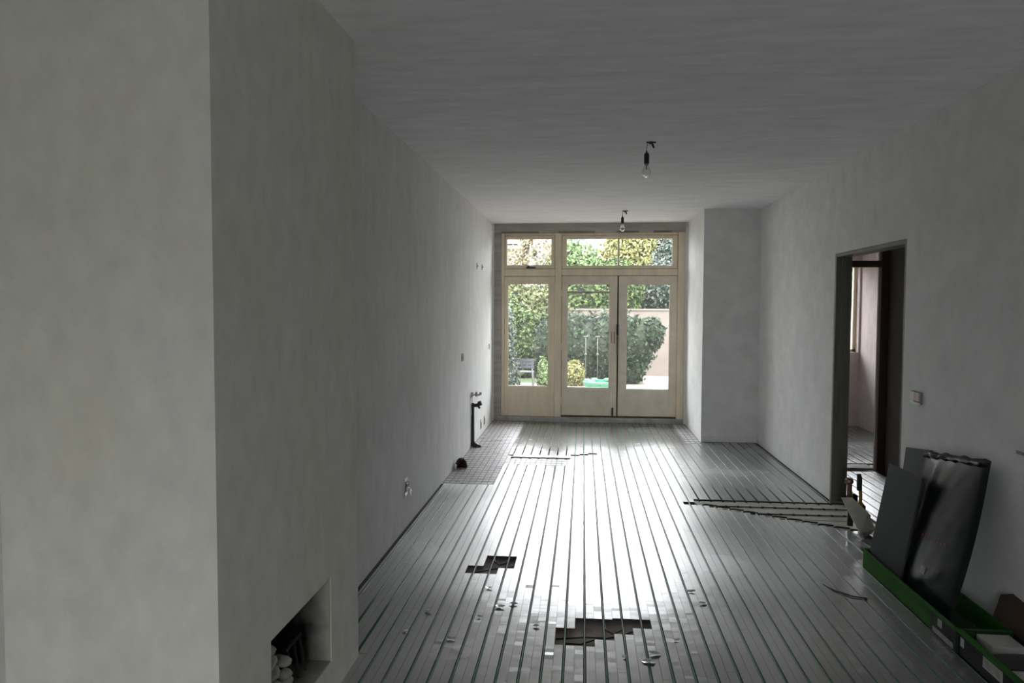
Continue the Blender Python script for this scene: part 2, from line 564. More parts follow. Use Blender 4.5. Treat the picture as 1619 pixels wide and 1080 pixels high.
# door lining of the near doorway (no leaf)
d5 = empty("door_5", (WR + 0.06, (D0 + D1) / 2, 0), kind="structure")
for y0, y1, s in ((D1 - 0.03, D1, -1), (D0, D0 + 0.03, 1)):
    mb = MB()
    mb.box(WR + 0.002, WR + 0.128, y0, y1, -0.01, DH - 0.001)
    ys = (y0 - 0.014, y0) if s < 0 else (y1, y1 + 0.014)
    mb.box(WR + 0.045, WR + 0.085, ys[0], ys[1], 0, DH - 0.03)
    mb.build("jamb", M["jamb"], d5, bevel=0.003)
mb = MB()
mb.box(WR + 0.002, WR + 0.128, D0 + 0.03, D1 - 0.03, DH - 0.03, DH - 0.001)
mb.build("head_jamb", M["jamb"], d5, bevel=0.003)

# ================================================================== FLOOR: plates, tubes
P, X0 = 0.0955, 0.020
ROWS = [2.35, 3.71, 5.04, 6.36, 7.62, 8.86, 10.17]
HOLES = {}


def hole(k, a, b):
    HOLES.setdefault(k, []).append((a, b))


for k in (-7, -6): hole(k, 4.28, 4.41)
for k in (-6, -5): hole(k, 4.385, 4.60)
hole(-1, 3.40, 3.585); hole(0, 3.40, 3.68); hole(1, 3.475, 3.68); hole(2, 3.545, 3.725); hole(3, 3.62, 3.725)
hole(9, 5.985, 6.07)
for k in range(10, 22):
    hole(k, 6.0 - (k - 9.5) * P * 0.60, 6.165)
for k in range(-13, -9): hole(k, 6.47, 10.2)
hole(-9, 6.47, 7.80); hole(-9, 7.80, 10.2)
hole(-10, 6.47, 10.2)
for k in range(-8, -1): hole(k, 7.33, 7.83)
for k in (-1,): hole(k, 7.83, 7.90)
for k in (0,): hole(k, 7.87, 7.96)
for k in (1,): hole(k, 7.93, 8.01)
for k in range(13, 15): hole(k, 8.70, 10.2)


def spans(k, a, b):
    iv = sorted(HOLES.get(k, []))
    out, cur = [], a
    for s, e in iv:
        if e <= cur or s >= b: continue
        if s > cur + 0.02: out.append((cur, s))
        cur = max(cur, e)
    if cur < b - 0.02: out.append((cur, b))
    return out


def plate_mesh(w0, w1, L):
    """pressed sheet: two flats and a round groove, broken in y into slightly tilted sections; origin at the tube, y=0..L"""
    n = max(1, int(round(L / 0.075)))
    ys = [0.0]
    while ys[-1] < L - 0.03:
        ys.append(min(L, ys[-1] + float(rng.choice([0.028, 0.04, 0.055, 0.09]))))
    ys[-1] = L
    gw = 0.0070
    gro = [(-gw, 0.0), (-gw * 0.72, -0.008), (0, -0.0135), (gw * 0.72, -0.008), (gw, 0.0)]
    V, F = [], []
    sides = ((w0 + 0.0006, -gw), (gw, w1 - 0.0006))
    # flats: each section its own quad pair so that neighbours can tilt apart
    for (a, c) in sides:
        if c - a < 0.004: continue
        z_prev = rng.normal(0, 0.00012)
        for i in range(len(ys) - 1):
            dy = ys[i + 1] - ys[i]
            z1 = rng.normal(0, 0.00010 + 0.0022 * dy)
            if rng.random() < 0.06: z1 += abs(rng.normal(0, 0.0007))
            tx = rng.normal(0, 0.0001)
            k = len(V)
            V += [(a, ys[i], z_prev - tx), (c, ys[i], z_prev + tx * 0.3), (c, ys[i + 1], z1), (a, ys[i + 1], z1)]
            F.append((k, k + 1, k + 2, k + 3))
            z_prev = z1 if rng.random() < 0.75 else rng.normal(0, 0.0002)
        k = len(V)      # outer edge folded down
        e = a if a < 0 else c
        V += [(e, 0, 0), (e, L, 0), (e, L, -0.006), (e, 0, -0.006)]
        F.append((k, k + 1, k + 2, k + 3))
    k = len(V)
    for yy in (0, L):
        V += [(x, yy, z) for x, z in gro]
    for i in range(4):
        F.append((k + i, k + i + 1, k + 5 + i + 1, k + 5 + i))
    return V, F


nplates = 0
for k in range(-13, 22):
    x = X0 + k * P
    w0, w1 = -P / 2, P / 2
    if x + w0 < -1.243: w0 = -1.243 - x
    if x + w1 > 2.040: w1 = 2.040 - x
    for r_ in range(len(ROWS) - 1):
        a, c = ROWS[r_], ROWS[r_ + 1]
        w0r = w0
        if x < CX_ + 0.03 and r_ == 0:
            if k == -11:
                V, F = plate_mesh(-1.008 - x, w1, 0.865)
                ob = MB().add(V, F).build("plate", M["plate"], floor)
                ob.location = (x, a, 0)
            a = 3.22
        if k >= 15 and r_ == 5: continue
        if k >= 15 and r_ == 4: c = 8.815
        for s, e in spans(k, a, c):
            V, F = plate_mesh(w0r, w1, e - s - 0.0015)
            ob = MB().add(V, F).build("plate", M["plate"], floor)
            ob.location = (x, s, 0)
            nplates += 1
# the same plates nearer than the picture shows: one strip per tube, joined
mb = MB()
for k in range(-10, 22):
    x = X0 + k * P
    V, F = plate_mesh(-P / 2, P / 2 if k < 21 else 0.02, ROWS[0] + 2.6)
    mb.add([(p[0] + x, p[1] - 2.6, p[2]) for p in V], F)
tag(mb.build("plate_field", M["plate"], floor), kind="stuff")
# plates in the hall and the room behind it
for i in range(16):
    x = 2.25 + 0.0955 * i
    if x < 2.9:
        V, F = plate_mesh(-P / 2, P / 2, 7.40 - 4.15)
        ob = MB().add(V, F).build("plate", M["plate"], floor); ob.location = (x, 4.15, 0)
    V, F = plate_mesh(-P / 2, P / 2, 10.3 - 7.80)
    ob = MB().add(V, F).build("plate", M["plate"], floor); ob.location = (x, 7.80, 0)
mb = MB()
mb.box(2.24, 3.75, 7.66, 7.80, -0.03, -0.012)
mb.build("base_board", M["board"], floor)

# green tubes, one per run
for k in range(-13, 22):
    x = X0 + k * P
    if x < -1.24 or x > 2.03: continue
    y0 = -2.55 if x > CX_ + 0.02 else 3.22
    y1 = 10.15
    if k <= -9: y1 = 6.47
    elif k <= -2: y1 = 10.15
    if 13 <= k < 15: y1 = 8.70
    if k >= 15: y1 = 8.80
    segs = [(y0, y1)]
    if k >= 10: segs = [(y0, 6.0 - (k - 9.5) * P * 0.60 + 0.05), (6.12, y1)]
    if -8 <= k <= -2: segs = [(y0, 7.36), (7.80, y1)]
    mb = MB()
    for a, c in segs:
        n = max(2, int((c - a) / 0.6))
        mb.tube([(x + 0.0008 * math.sin(3.1 * i + k), a + (c - a) * i / n, -0.0055 + 0.0006 * math.sin(i * 2.3 + k)) for i in range(n + 1)], 0.0055, 6)
    mb.build("tube", M["tube"], floor, smooth=True)
for i in range(0, 16):
    x = 2.25 + 0.0955 * i
    if x < 2.9:
        MB().tube([(x, 4.15, -0.0045), (x, 7.40, -0.0045)], 0.0055, 6).build("tube", M["tube"], floor, smooth=True)
    MB().tube([(x, 7.70, -0.0035), (x, 10.3, -0.0035)], 0.0055, 6).build("tube", M["tube"], floor, smooth=True)

# exposed channel towards the doorway: grey boards and cross tubes
mb = MB()
for i, (ya, yb) in enumerate(((6.075, 6.155), (5.99, 6.07), (5.90, 5.985), (5.80, 5.895), (5.68, 5.79), (5.56, 5.67), (5.44, 5.55), (5.30, 5.43))):
    xl = 0.94 + max(0, (6.03 - yb) / 0.60) if i > 0 else 0.935
    MB().box(xl, 2.19, ya, yb, -0.028, -0.010 - 0.0008 * (i % 3)).build("channel_board", M["board"], floor, bevel=0.0015)
for i, y in enumerate((6.16, 5.99, 5.80)):
    xl = 0.93 + max(0, (6.02 - y) / 0.60)
    mb = MB()
    mb.tube([(xl, y, -0.006), (2.0, y, -0.006), (2.12, y - 0.01, -0.004), (2.6, y - 0.02, -0.004)], 0.004, 6)
    for k in range(10, 22):
        xx = X0 + k * P
        if xx > xl: mb.box(xx - 0.009, xx + 0.009, y - 0.009, y + 0.009, -0.012, 0.000)
    mb.build("cross_tube", M["tube_black"], floor)
mb = MB()
for k in range(10, 21):      # return bends stepping along the slanted edge
    xx = X0 + k * P
    y = 6.0 - (k - 9.5) * P * 0.60 + 0.015
    pts = [(xx, y - 0.01, -0.005), (xx + 0.01, y + 0.02, -0.004), (xx + 0.035, y + 0.032, -0.004), (xx + P + 0.02, y + 0.032 - 0.03, -0.004)]
    mb.tube(pts, 0.0058, 6)
mb.build("bend_tube", M["tube_black"], floor, smooth=True)
# small tubes and clips in the two near openings
mb = MB()
for pts in ([(-0.553, 4.60, -0.006), (-0.545, 4.52, -0.010), (-0.51, 4.48, -0.018), (-0.47, 4.50, -0.012), (-0.4575, 4.60, -0.006)],
            [(-0.65, 4.34, -0.02), (-0.52, 4.41, -0.016), (-0.41, 4.47, -0.018)],
            [(-0.069 + 0.191, 3.68, -0.006), (0.125, 3.60, -0.010), (0.16, 3.57, -0.014), (0.20, 3.60, -0.010), (0.211, 3.68, -0.006)],
            [(-0.075, 3.45, -0.018), (0.0, 3.44, -0.012), (0.06, 3.50, -0.018), (0.2, 3.56, -0.018), (0.3, 3.66, -0.018)],
            [(-0.12, 3.50, -0.02), (0.02, 3.52, -0.014), (0.12, 3.53, -0.018)]):
    mb.tube(pts, 0.0045, 6)
mb.build("loop_tube", M["tube_black"], floor, smooth=True)
# dark expansion strips along the walls
mb = MB()
mb.box(WL, WL + 0.022, 3.2, 6.47, -0.03, -0.004)
mb.box(2.044, WR, -2.6, 4.94, -0.03, -0.004)
mb.box(2.044, WR, 6.29, 8.83, -0.03, -0.004)
mb.box(1.412, 2.06, 8.80, 8.832, -0.03, -0.002)
mb.build("expansion_strip", M["edge_strip"], floor)
# pale screed under the kitchen mesh
mb = MB()
mb.box(WL, -0.795, 6.475, 10.19, -0.03, -0.008)
mb.box(-0.795, -0.09, 7.335, 7.825, -0.03, -0.0085)
mb.box(1.213, 1.412, 8.72, 10.19, -0.03, -0.008)
mb.build("screed_patch", M["mesh_base"], floor)


def wire_grid(mb, x0, x1, y0, y1, dx, dy, z, r):
    nx, ny = int(round((x1 - x0) / dx)), int(round((y1 - y0) / dy))
    for i in range(nx + 1):
        x = x0 + (x1 - x0) * i / nx
        mb.bar((x, y0, z), (x, y1, z), r * 2, r * 1.2)
    for j in range(ny + 1):
        y = y0 + (y1 - y0) * j / ny
        mb.bar((x0, y, z + r * 0.4), (x1, y, z + r * 0.4), r * 2, r * 1.2)


mb = MB()
wire_grid(mb, WL + 0.012, -0.80, 6.49, 10.17, 0.058, 0.095, -0.003, 0.0024)
wire_grid(mb, -0.80, -0.10, 7.35, 7.66, 0.052, 0.10, -0.003, 0.0022)
tag(mb.build("wire_mesh", M["wire"]), "grey wire mesh lying on pale screed along the left wall below the tap pipe", "mesh", kind="stuff")
mb = MB()
wire_grid(mb, 1.225, 1.40, 8.74, 10.17, 0.058, 0.12, -0.003, 0.0030)
tag(mb.build("wire_mesh", M["wire"]), "narrow strip of wire mesh on the floor left of the plastered corner pier", "mesh", kind="stuff")
st = MB().box(-0.735, -0.10, 7.72, 7.80, -0.004, 0.004)
for k in range(-8, -1):
    xx = X0 + k * P
    st.box(xx - 0.013, xx + 0.013, 7.69, 7.715, -0.008, 0.004, 1)
    st.box(xx - 0.009, xx + 0.009, 7.81, 7.83, -0.008, 0.003, 1)
tag(st.build("metal_strip", [M["strip"], M["tube_black"]], bevel=0.001), "long bright aluminium strip laid across the floor beside the wire mesh", "strip")

# ================================================================== GARDEN DOORS AND TRANSOMS
win = empty("window_1", (0.07, YB, 0), kind="structure")


def part(mb, name, mm, parent, **kw):
    return mb.build(name, mm, parent, **kw)


FY0, FY1 = YB + 0.03, YB + 0.13
part(MB().box(-1.249, 1.386, YB + 0.0, YB + 0.10, 2.635, 2.768), "lintel_board", M["frame_grey"], win, bevel=0.004)
mb = MB()
for x, w_ in ((-1.15, 0.22), (-0.92, 0.30), (-0.35, 0.5), (0.45, 0.3), (0.95, 0.25)):
    mb.box(x, x + w_, YB - 0.006, YB + 0.001, 2.628, 2.655)
part(mb, "broken_edge", M["jamb"], win)
part(MB().box(-1.249, -1.150, YB + 0.004, YB + 0.12, 0.0, 2.635), "side_board", M["frame_grey"], win, bevel=0.004)
part(MB().box(1.290, 1.386, YB + 0.02, YB + 0.12, 0.0, 2.635), "frame_post", M["frame"], win, bevel=0.006)
part(MB().box(-1.153, -1.105, FY0, FY1, 0.06, 2.635), "frame_post", M["frame"], win, bevel=0.006)
part(MB().box(-0.395, -0.305, FY0 - 0.015, FY1, 0.06, 2.635), "mullion", M["frame"], win, bevel=0.01)
part(MB().box(-1.105, 1.290, FY0, FY1, 2.60, 2.635), "head_rail", M["frame"], win, bevel=0.005)
part(MB().box(-1.105, -0.395, FY0, FY1, 2.035, 2.135), "transom_rail", M["frame"], win, bevel=0.006)
part(MB().box(-0.305, 1.290, FY0, FY1, 2.045, 2.135), "transom_rail", M["frame"], win, bevel=0.006)
part(MB().box(-1.249, 1.386, YB + 0.001, YB + 0.2, -0.02, 0.058), "sill", M["stone_sill"], win, bevel=0.006)


def sash(x0, x1, z0, z1, gx0, gx1, gz0, gz1, parent, name, y0, y1, mm, bars=(), gy=None):
    """a rail frame round a glass opening, glazing bead and pane"""
    mb = MB()
    mb.box(x0, gx0, y0, y1, z0, z1)
    mb.box(gx1, x1, y0, y1, z0, z1)
    mb.box(gx0, gx1, y0, y1, gz1, z1)
    mb.box(gx0, gx1, y0, y1, z0, gz0)
    s = mb.build(name, mm, parent, bevel=0.003)
    b_ = 0.010
    mb = MB()
    yb0, yb1 = y0 + 0.012, y0 + 0.03
    mb.box(gx0, gx0 + b_, yb0, yb1, gz0, gz1)
    mb.box(gx1 - b_, gx1, yb0, yb1, gz0, gz1)
    mb.box(gx0, gx1, yb0, yb1, gz0, gz0 + b_)
    mb.box(gx0, gx1, yb0, yb1, gz1 - b_, gz1)
    mb.build("glazing_bead", mm, s)
    for kind_, p, w_ in bars:
        if kind_ == "v":
            MB().box(p - w_ / 2, p + w_ / 2, y0 + 0.005, y1 - 0.005, gz0, gz1).build("glazing_bar", mm, s, bevel=0.003)
        else:
            MB().box(gx0, gx1, y0 + 0.005, y1 - 0.005, p - w_ / 2, p + w_ / 2).build("glazing_bar", M["frame_grey"], s, bevel=0.003)
    cuts = [gx0] + [p for kk, p, w_ in bars if kk == "v"] + [gx1]
    for a, c in zip(cuts, cuts[1:]):
        MB().box(a, c, y1 - 0.022, y1 - 0.018, gz0, gz1).build("pane", M["glass"], s)
    return s


s1 = sash(-1.100, -0.400, 2.140, 2.595, -1.080, -0.440, 2.180, 2.560, win, "transom_sash", YB + 0.045, YB + 0.095, M["frame"])
s2 = sash(-0.300, 1.285, 2.140, 2.595, -0.245, 1.222, 2.172, 2.560, win, "transom_sash", YB + 0.045, YB + 0.095, M["frame"], [("v", 0.480, 0.028)])
mb = MB()
mb.box(-0.80, -0.67, YB + 0.020, YB + 0.046, 2.145, 2.165)
mb.box(-0.78, -0.75, YB + 0.010, YB + 0.030, 2.150, 2.178)
mb.build("window_latch", M["iron"], win, bevel=0.003)
s3 = sash(-1.100, -0.400, 0.062, 2.030, -1.062, -0.480, 0.483, 1.932, win, "side_panel", YB + 0.040, YB + 0.09, M["frame"])
# two leaves
d1 = empty("door_1", (-0.29, YB + 0.05, 0), kind="structure")
l1 = sash(-0.298, 0.470, 0.085, 2.038, -0.225, 0.368, 0.472, 1.930, d1, "door_leaf", YB + 0.045, YB + 0.092, M["frame_leaf"], [("h", 1.812, 0.030)])
d2 = empty("door_2", (1.28, YB + 0.05, 0), kind="structure")
l2 = sash(0.490, 1.283, 0.085, 2.038, 0.598, 1.193, 0.458, 1.930, d2, "door_leaf", YB + 0.045, YB + 0.092, M["frame_leaf"])
# weather dark slot beneath the leaves and between them
part(MB().box(-0.30, 1.285, YB + 0.06, YB + 0.11, 0.056, 0.086), "rebate", M["brown_wood"], win)
part(MB().box(0.466, 0.494, YB + 0.065, YB + 0.10, 0.085, 2.038), "rebate", M["brown_wood"], win)
mb = MB()
for xa, xb in ((-0.318, -0.285), (1.272, 1.300), (-1.115, -1.090), (-0.410, -0.388)):
    mb.box(xa, xb, YB + 0.100, YB + 0.128, 0.05, 2.62)
for za, zb in ((2.020, 2.050), (2.125, 2.155), (2.580, 2.610), (0.045, 0.10)):
    mb.box(-1.11, 1.295, YB + 0.100, YB + 0.129, za, zb)
part(mb, "light_leak_stop", M["jamb"], win)  # added backing strips, block daylight leaking through the gaps round the sashes
# handle, keyplate and bolts
mb = MB()
hx = 0.412
mb.tube([(hx - 0.02, YB + 0.04, 1.27), (hx - 0.02, YB - 0.01, 1.27), (hx - 0.02, YB - 0.01, 1.11), (hx + 0.02, YB - 0.01, 1.10), (hx + 0.02, YB - 0.01, 1.26), (hx + 0.02, YB + 0.045, 1.26)], 0.006, 8)
mb.build("handle", M["bronze"], d1, smooth=True)
mb = MB()
mb.box(0.462, 0.490, YB + 0.028, YB + 0.046, 1.22, 1.37)
mb.lathe([(0.012, 0), (0.014, 0.02), (0.006, 0.04)], (0.476, YB + 0.03, 1.28), 10)
mb.build("lock_plate", M["iron"], d1, bevel=0.002)
part(MB().box(0.464, 0.488, YB + 0.034, YB + 0.046, 0.95, 1.20), "strike_bar", M["bronze"], d1, bevel=0.002)
mb = MB()
mb.box(0.402, 0.430, YB + 0.030, YB + 0.046, 0.09, 0.20)
mb.tube([(0.416, YB + 0.028, 0.07), (0.416, YB + 0.028, 0.20)], 0.007, 8)
mb.build("floor_bolt", M["iron"], d1, bevel=0.002)
mb = MB()
for xh, z in ((1.287, 1.80), (1.287, 1.05), (1.287, 0.30)):
    mb.tube([(xh, YB + 0.038, z - 0.045), (xh, YB + 0.038, z + 0.045)], 0.008, 8)
mb.build("hinge", M["frame"], d2)
mb = MB()
for z in (1.80, 1.05, 0.30):
    mb.tube([(-0.302, YB + 0.038, z - 0.045), (-0.302, YB + 0.038, z + 0.045)], 0.008, 8)
mb.build("hinge", M["frame"], d1)

# ================================================================== PENDANT BULBS
def pendant(x, y, label):
    t = empty("pendant_lamp", (x, y, HC), label, "lamp", "bare bulbs hanging from the ceiling")
    mb = MB()      # cable stub and terminal block at the ceiling
    mb.tube([(x - 0.03, y, HC - 0.004), (x + 0.035, y, HC - 0.006)], 0.006, 8)
    mb.tube([(x, y, HC), (x + 0.012, y, HC - 0.02), (x + 0.022, y, HC - 0.045)], [0.007, 0.008, 0.006], 8)
    mb.box(x - 0.012, x + 0.014, y - 0.008, y + 0.008, HC - 0.018, HC)
    mb.build("ceiling_hook", M["iron"], t)
    hx = x - 0.028
    MB().tube([(x - 0.02, y, HC - 0.006), (hx + 0.002, y, HC - 0.03), (hx, y, HC - 0.075)], 0.0022, 6).build("cord", M["black"], t)
    mb = MB()
    mb.lathe([(0.004, 0), (0.006, -0.012), (0.016, -0.022), (0.018, -0.030), (0.018, -0.088), (0.0175, -0.092)], (hx, y, HC - 0.062), 18)
    mb.build("lamp_holder", M["black"], t, smooth=False)
    mb = MB()
    mb.lathe([(0.013, 0.0), (0.0135, -0.014), (0.020, -0.032), (0.028, -0.052), (0.030, -0.066), (0.027, -0.080), (0.018, -0.091), (0.006, -0.096)], (hx, y, HC - 0.152), 20)
    mb.build("bulb", M["bulb_glass"], t, smooth=True)
    MB().lathe([(0.0125, 0.002), (0.0130, -0.010), (0.005, -0.014), (0.004, -0.040)], (hx, y, HC - 0.152), 12).build("bulb_stem", M["paper"], t)


pendant(0.463, 5.258, "bare bulb in black holder on the ceiling, the larger one nearer the camera")
pendant(0.489, 8.932, "bare bulb in black holder hanging in front of the transom windows, farther away")


# ================================================================== LEFT WALL FITTINGS
def socket(y, z, h=0.075, w_=0.07, label="", mm="white_plastic", dangling=False, wall=WL, sgn=1):
    t = empty("wall_socket", (wall, y, z), label, "socket", "socket boxes in the left wall" if sgn > 0 else None)
    x = wall
    mb = MB()
    mb.box(x - 0.0005 * sgn, x + 0.006 * sgn, y - w_ / 2, y + w_ / 2, z - h / 2, z + h / 2)
    mb.build("mounting_frame", M[mm], t, bevel=0.002)
    MB().box(x + 0.005 * sgn, x + 0.010 * sgn, y - w_ * 0.30, y + w_ * 0.30, z - h * 0.30, z + h * 0.30).build("insert", M["frame_grey"] if not dangling else M["iron"], t, bevel=0.002)
    if dangling:
        mb = MB()
        for i, (dy, dz) in enumerate(((0.01, 0.05), (-0.015, 0.03), (0.02, -0.045))):
            mb.tube([(x + 0.006, y, z), (x + 0.03, y + dy, z + dz * 0.5), (x + 0.022 + 0.01 * i, y + dy * 1.5, z + dz)], 0.0055, 6)
        mb.box(x + 0.02, x + 0.04, y - 0.02, y + 0.015, z - 0.055, z - 0.02)
        mb.build("loose_terminal", M["white_plastic"], t)
    return t


socket(5.13, 0.30, 0.13, 0.09, "white socket box with loose wiring low on the left wall, nearest the camera", dangling=True)
socket(7.63, 1.067, 0.085, 0.13, "grey socket box at hand height on the left wall above the pipe coil", "frame_grey")
socket(9.82, 1.065, 0.075, 0.07, "small grey socket box on the left wall right beside the garden doors", "frame_grey")
for y, z, lb in ((9.03, 0.13, "left one of two small wall holes above the wire mesh"), (9.35, 0.13, "right one of two small wall holes above the wire mesh")):
    mb = MB()
    mb.box(WL - 0.001, WL + 0.004, y - 0.035, y + 0.035, z - 0.06, z + 0.06)
    mb.box(WL + 0.003, WL + 0.012, y - 0.015, y + 0.01, z - 0.045, z + 0.03)
    tag(mb.build("socket_plate", M["frame_grey"], bevel=0.002), lb.replace("wall holes above the wire mesh", "grey socket plates near the floor, left wall"), "socket")
for y, z, lb in ((8.68, 2.09, "left one of two small grey wall plugs high on the left wall"), (9.12, 2.10, "right one of two small grey wall plugs high on the left wall")):
    mb = MB()
    mb.box(WL - 0.001, WL + 0.005, y - 0.022, y + 0.022, z - 0.035, z + 0.035)
    mb.tube([(WL, y, z), (WL + 0.018, y, z)], 0.008, 8)
    tag(mb.build("wall_plug", M["scuff"], bevel=0.002), lb, "plug")

# slot lining, drain pipe, tap
t = empty("drain_pipe", (WL - 0.02, 8.26, 0), "black drain pipe standing in a slot of the left wall with a side spout", "pipe")
mb = MB()
px = WL + 0.012
mb.tube([(px, 8.255, 0.50), (px, 8.255, 0.06), (px + 0.02, 8.25, 0.02), (px + 0.06, 8.245, 0.0), (px + 0.10, 8.24, -0.004)], [0.026, 0.026, 0.030, 0.028, 0.022], 12)
mb.build("riser", M["black"], t, smooth=True)
mb = MB()
mb.tube([(px, 8.255, 0.47), (px + 0.05, 8.25, 0.475), (px + 0.085, 8.25, 0.485)], [0.020, 0.020, 0.022], 12)
mb.tube([(px + 0.072, 8.25, 0.49), (px + 0.105, 8.25, 0.505)], [0.028, 0.028], 12)
mb.tube([(px + 0.06, 8.25, 0.47), (px + 0.09, 8.25, 0.44)], [0.012, 0.012], 8)
mb.build("spout", M["black"], t, smooth=False)
t = empty("water_tap", (WL, 8.28, 0.58), "small steel stop tap on a grey supply pipe above the black drain pipe", "tap")
MB().tube([(WL - 0.004, 8.205, 0.0), (WL - 0.004, 8.205, 0.60)], 0.013, 10).build("supply_pipe", M["steel"], t, smooth=True)
mb = MB()
mb.tube([(WL - 0.02, 8.24, 0.60), (WL + 0.025, 8.24, 0.60)], 0.026, 12)
mb.tube([(WL + 0.02, 8.24, 0.60), (WL + 0.10, 8.24, 0.595)], 0.011, 10)
mb.build("valve_body", M["steel"], t)
mb = MB()
mb.tube([(WL + 0.06, 8.24, 0.575), (WL + 0.06, 8.24, 0.63)], 0.013, 8)
mb.tube([(WL + 0.095, 8.24, 0.61), (WL + 0.12, 8.24, 0.61)], 0.018, 8)
mb.build("valve_cap", M["steel"], t)

# brown corrugated pipe stub by the wall
t = empty("pipe_coil", (-1.2, 7.2, 0), "short brown corrugated pipe stub coming out of the floor at the left wall", "pipe")
mb = MB()
pts, rs = [], []
for i in range(25):
    a = math.pi * i / 24
    pts.append((-1.200 - 0.030 * math.cos(a), 7.16, 0.0 + 0.062 * math.sin(a)))
    rs.append(0.030 if i % 2 else 0.037)
mb.tube(pts, rs, 12)
mb.build("corrugated_pipe", M["copper"], t)
MB().tube([(-1.250, 7.08, 0.0), (-1.243, 7.075, 0.04)], 0.013, 10).build("cap", M["white_plastic"], t)

# ================================================================== RIGHT WALL SWITCH
t = empty("light_switch", (WR, 4.73, 1.05), "white double switch on the right wall next to the doorway", "switch")
mb = MB()
mb.box(WR - 0.012, WR + 0.001, 4.665, 4.795, 1.012, 1.088)
mb.build("switch_plate", M["scuff"], t, bevel=0.003)
MB().box(WR - 0.022, WR - 0.010, 4.735, 4.79, 1.018, 1.082).build("rocker", M["white_plastic"], t, bevel=0.003)
MB().box(WR - 0.022, WR - 0.010, 4.672, 4.732, 1.030, 1.082).build("rocker", M["pinkish_plastic"], t, bevel=0.003)
MB().box(WR - 0.024, WR - 0.008, 4.672, 4.79, 1.006, 1.022).build("lower_trim", M["white_plastic"], t, bevel=0.002)
tag(MB().box(WR - 0.004, WR + 0.001, 3.62, 3.68, 0.91, 0.925).build("wall_mark", M["scuff"], bevel=0.001), "small dark scuff on the right wall beside the black bag", "mark")
# ================================================================== MANIFOLD, WEDGE (by the doorway)
t = empty("pipe_manifold", (2.03, 5.42, 0), "brass pipe manifold with brown caps standing beside the doorway", "manifold")
def riser(x, y, z0, z1, cap, bend=0.0):
    mb = MB()
    mb.tube([(x, y, z0), (x, y, (z0 + z1) / 2), (x + bend, y, z1)], 0.013, 10)
    mb.lathe([(0.020, 0), (0.020, 0.025)], (x, y, z0 + 0.06), 6)
    mb.build("riser", M["brass"], t)
    mb = MB()
    mb.tube([(x + bend, y, z1 - 0.10), (x + bend, y, z1 - 0.01), (x + bend * 1.6, y, z1 + 0.02)], [0.019, 0.019, 0.014], 10)
    mb.build("cap", M[cap], t)
riser(1.975, 5.53, 0.10, 0.31, "bronze", -0.015)
riser(2.025, 5.49, 0.10, 0.375, "iron", -0.010)
mb = MB()
mb.lathe([(0.030, 0), (0.034, 0.012), (0.030, 0.03), (0.018, 0.04)], (1.955, 5.53, 0.315), 8)
mb.build("hand_wheel", M["bronze"], t)
mb = MB()
mb.tube([(1.955, 5.53, 0.17), (2.05, 5.49, 0.15)], 0.024, 10)
mb.tube([(1.97, 5.53, 0.0), (1.975, 5.53, 0.16)], 0.022, 10)
mb.tube([(2.03, 5.49, 0.0), (2.025, 5.49, 0.16)], 0.022, 10)
mb.box(1.975, 2.065, 5.49, 5.56, 0.07, 0.16)
mb.build("valve_block", M["iron"], t, bevel=0.004)
# foam wedge leaning on the manifold
tag(MB().add([(1.865, 5.43, 0.235), (1.925, 5.20, 0.045), (1.985, 5.26, 0.0), (2.03, 5.22, 0.07), (2.01, 5.30, 0.165), (1.935, 5.40, 0.245),
              (1.895, 5.47, 0.20), (1.965, 5.32, 0.0), (2.04, 5.32, 0.0), (2.05, 5.36, 0.13)],
             [(0, 1, 4, 5), (1, 2, 3), (1, 3, 4), (0, 5, 6), (5, 4, 9, 6), (4, 3, 8, 9), (3, 2, 7, 8), (0, 6, 7, 1), (1, 7, 2), (6, 9, 8, 7)]).build("foam_wedge", M["foam"], bevel=0.004),
    "broken off-white foam wedge leaning against the brass manifold", "foam block")
tag(MB().add([(1.90, 5.17, 0.003), (2.01, 4.96, 0.004), (2.05, 5.00, 0.01), (2.055, 5.12, 0.006), (1.97, 5.19, 0.010)], [(0, 1, 2, 3, 4)]).build("foil_sheet", M["foil"]),
    "bright torn foil sheet on the floor in front of the foam wedge", "foil")
t = tag(MB().tube([(2.13, 6.10, 0.02), (2.20, 6.12, 0.03), (2.24, 6.20, 0.02)], [0.03, 0.035, 0.02], 10).build("pipe_elbow", M["copper"]), "dark brown pipe elbow on the floor behind the far door jamb", "pipe")
t.location = (0.05, 0.12, 0)
t2 = None

# ================================================================== CARTONS AND BOARDS AT THE RIGHT WALL
def tray(name, x0, x1, y0, y1, h, mo, mi, label):
    th = 0.006
    t = empty(name, ((x0 + x1) / 2, (y0 + y1) / 2, 0), label, "box")
    z0 = 0.002
    MB().box(x0, x1, y0, y1, z0, z0 + th).build("bottom_panel", mi, t)
    MB().box(x0, x0 + th, y0, y1, z0, h).build("side_panel", mo, t)
    MB().box(x1 - th, x1, y0, y1, z0, h).build("side_panel", mo, t)
    MB().box(x0 + th, x1 - th, y0, y0 + th, z0, h).build("end_panel", mi, t)
    MB().box(x0 + th, x1 - th, y1 - th, y1, z0, h).build("end_panel", mi, t)
    return t


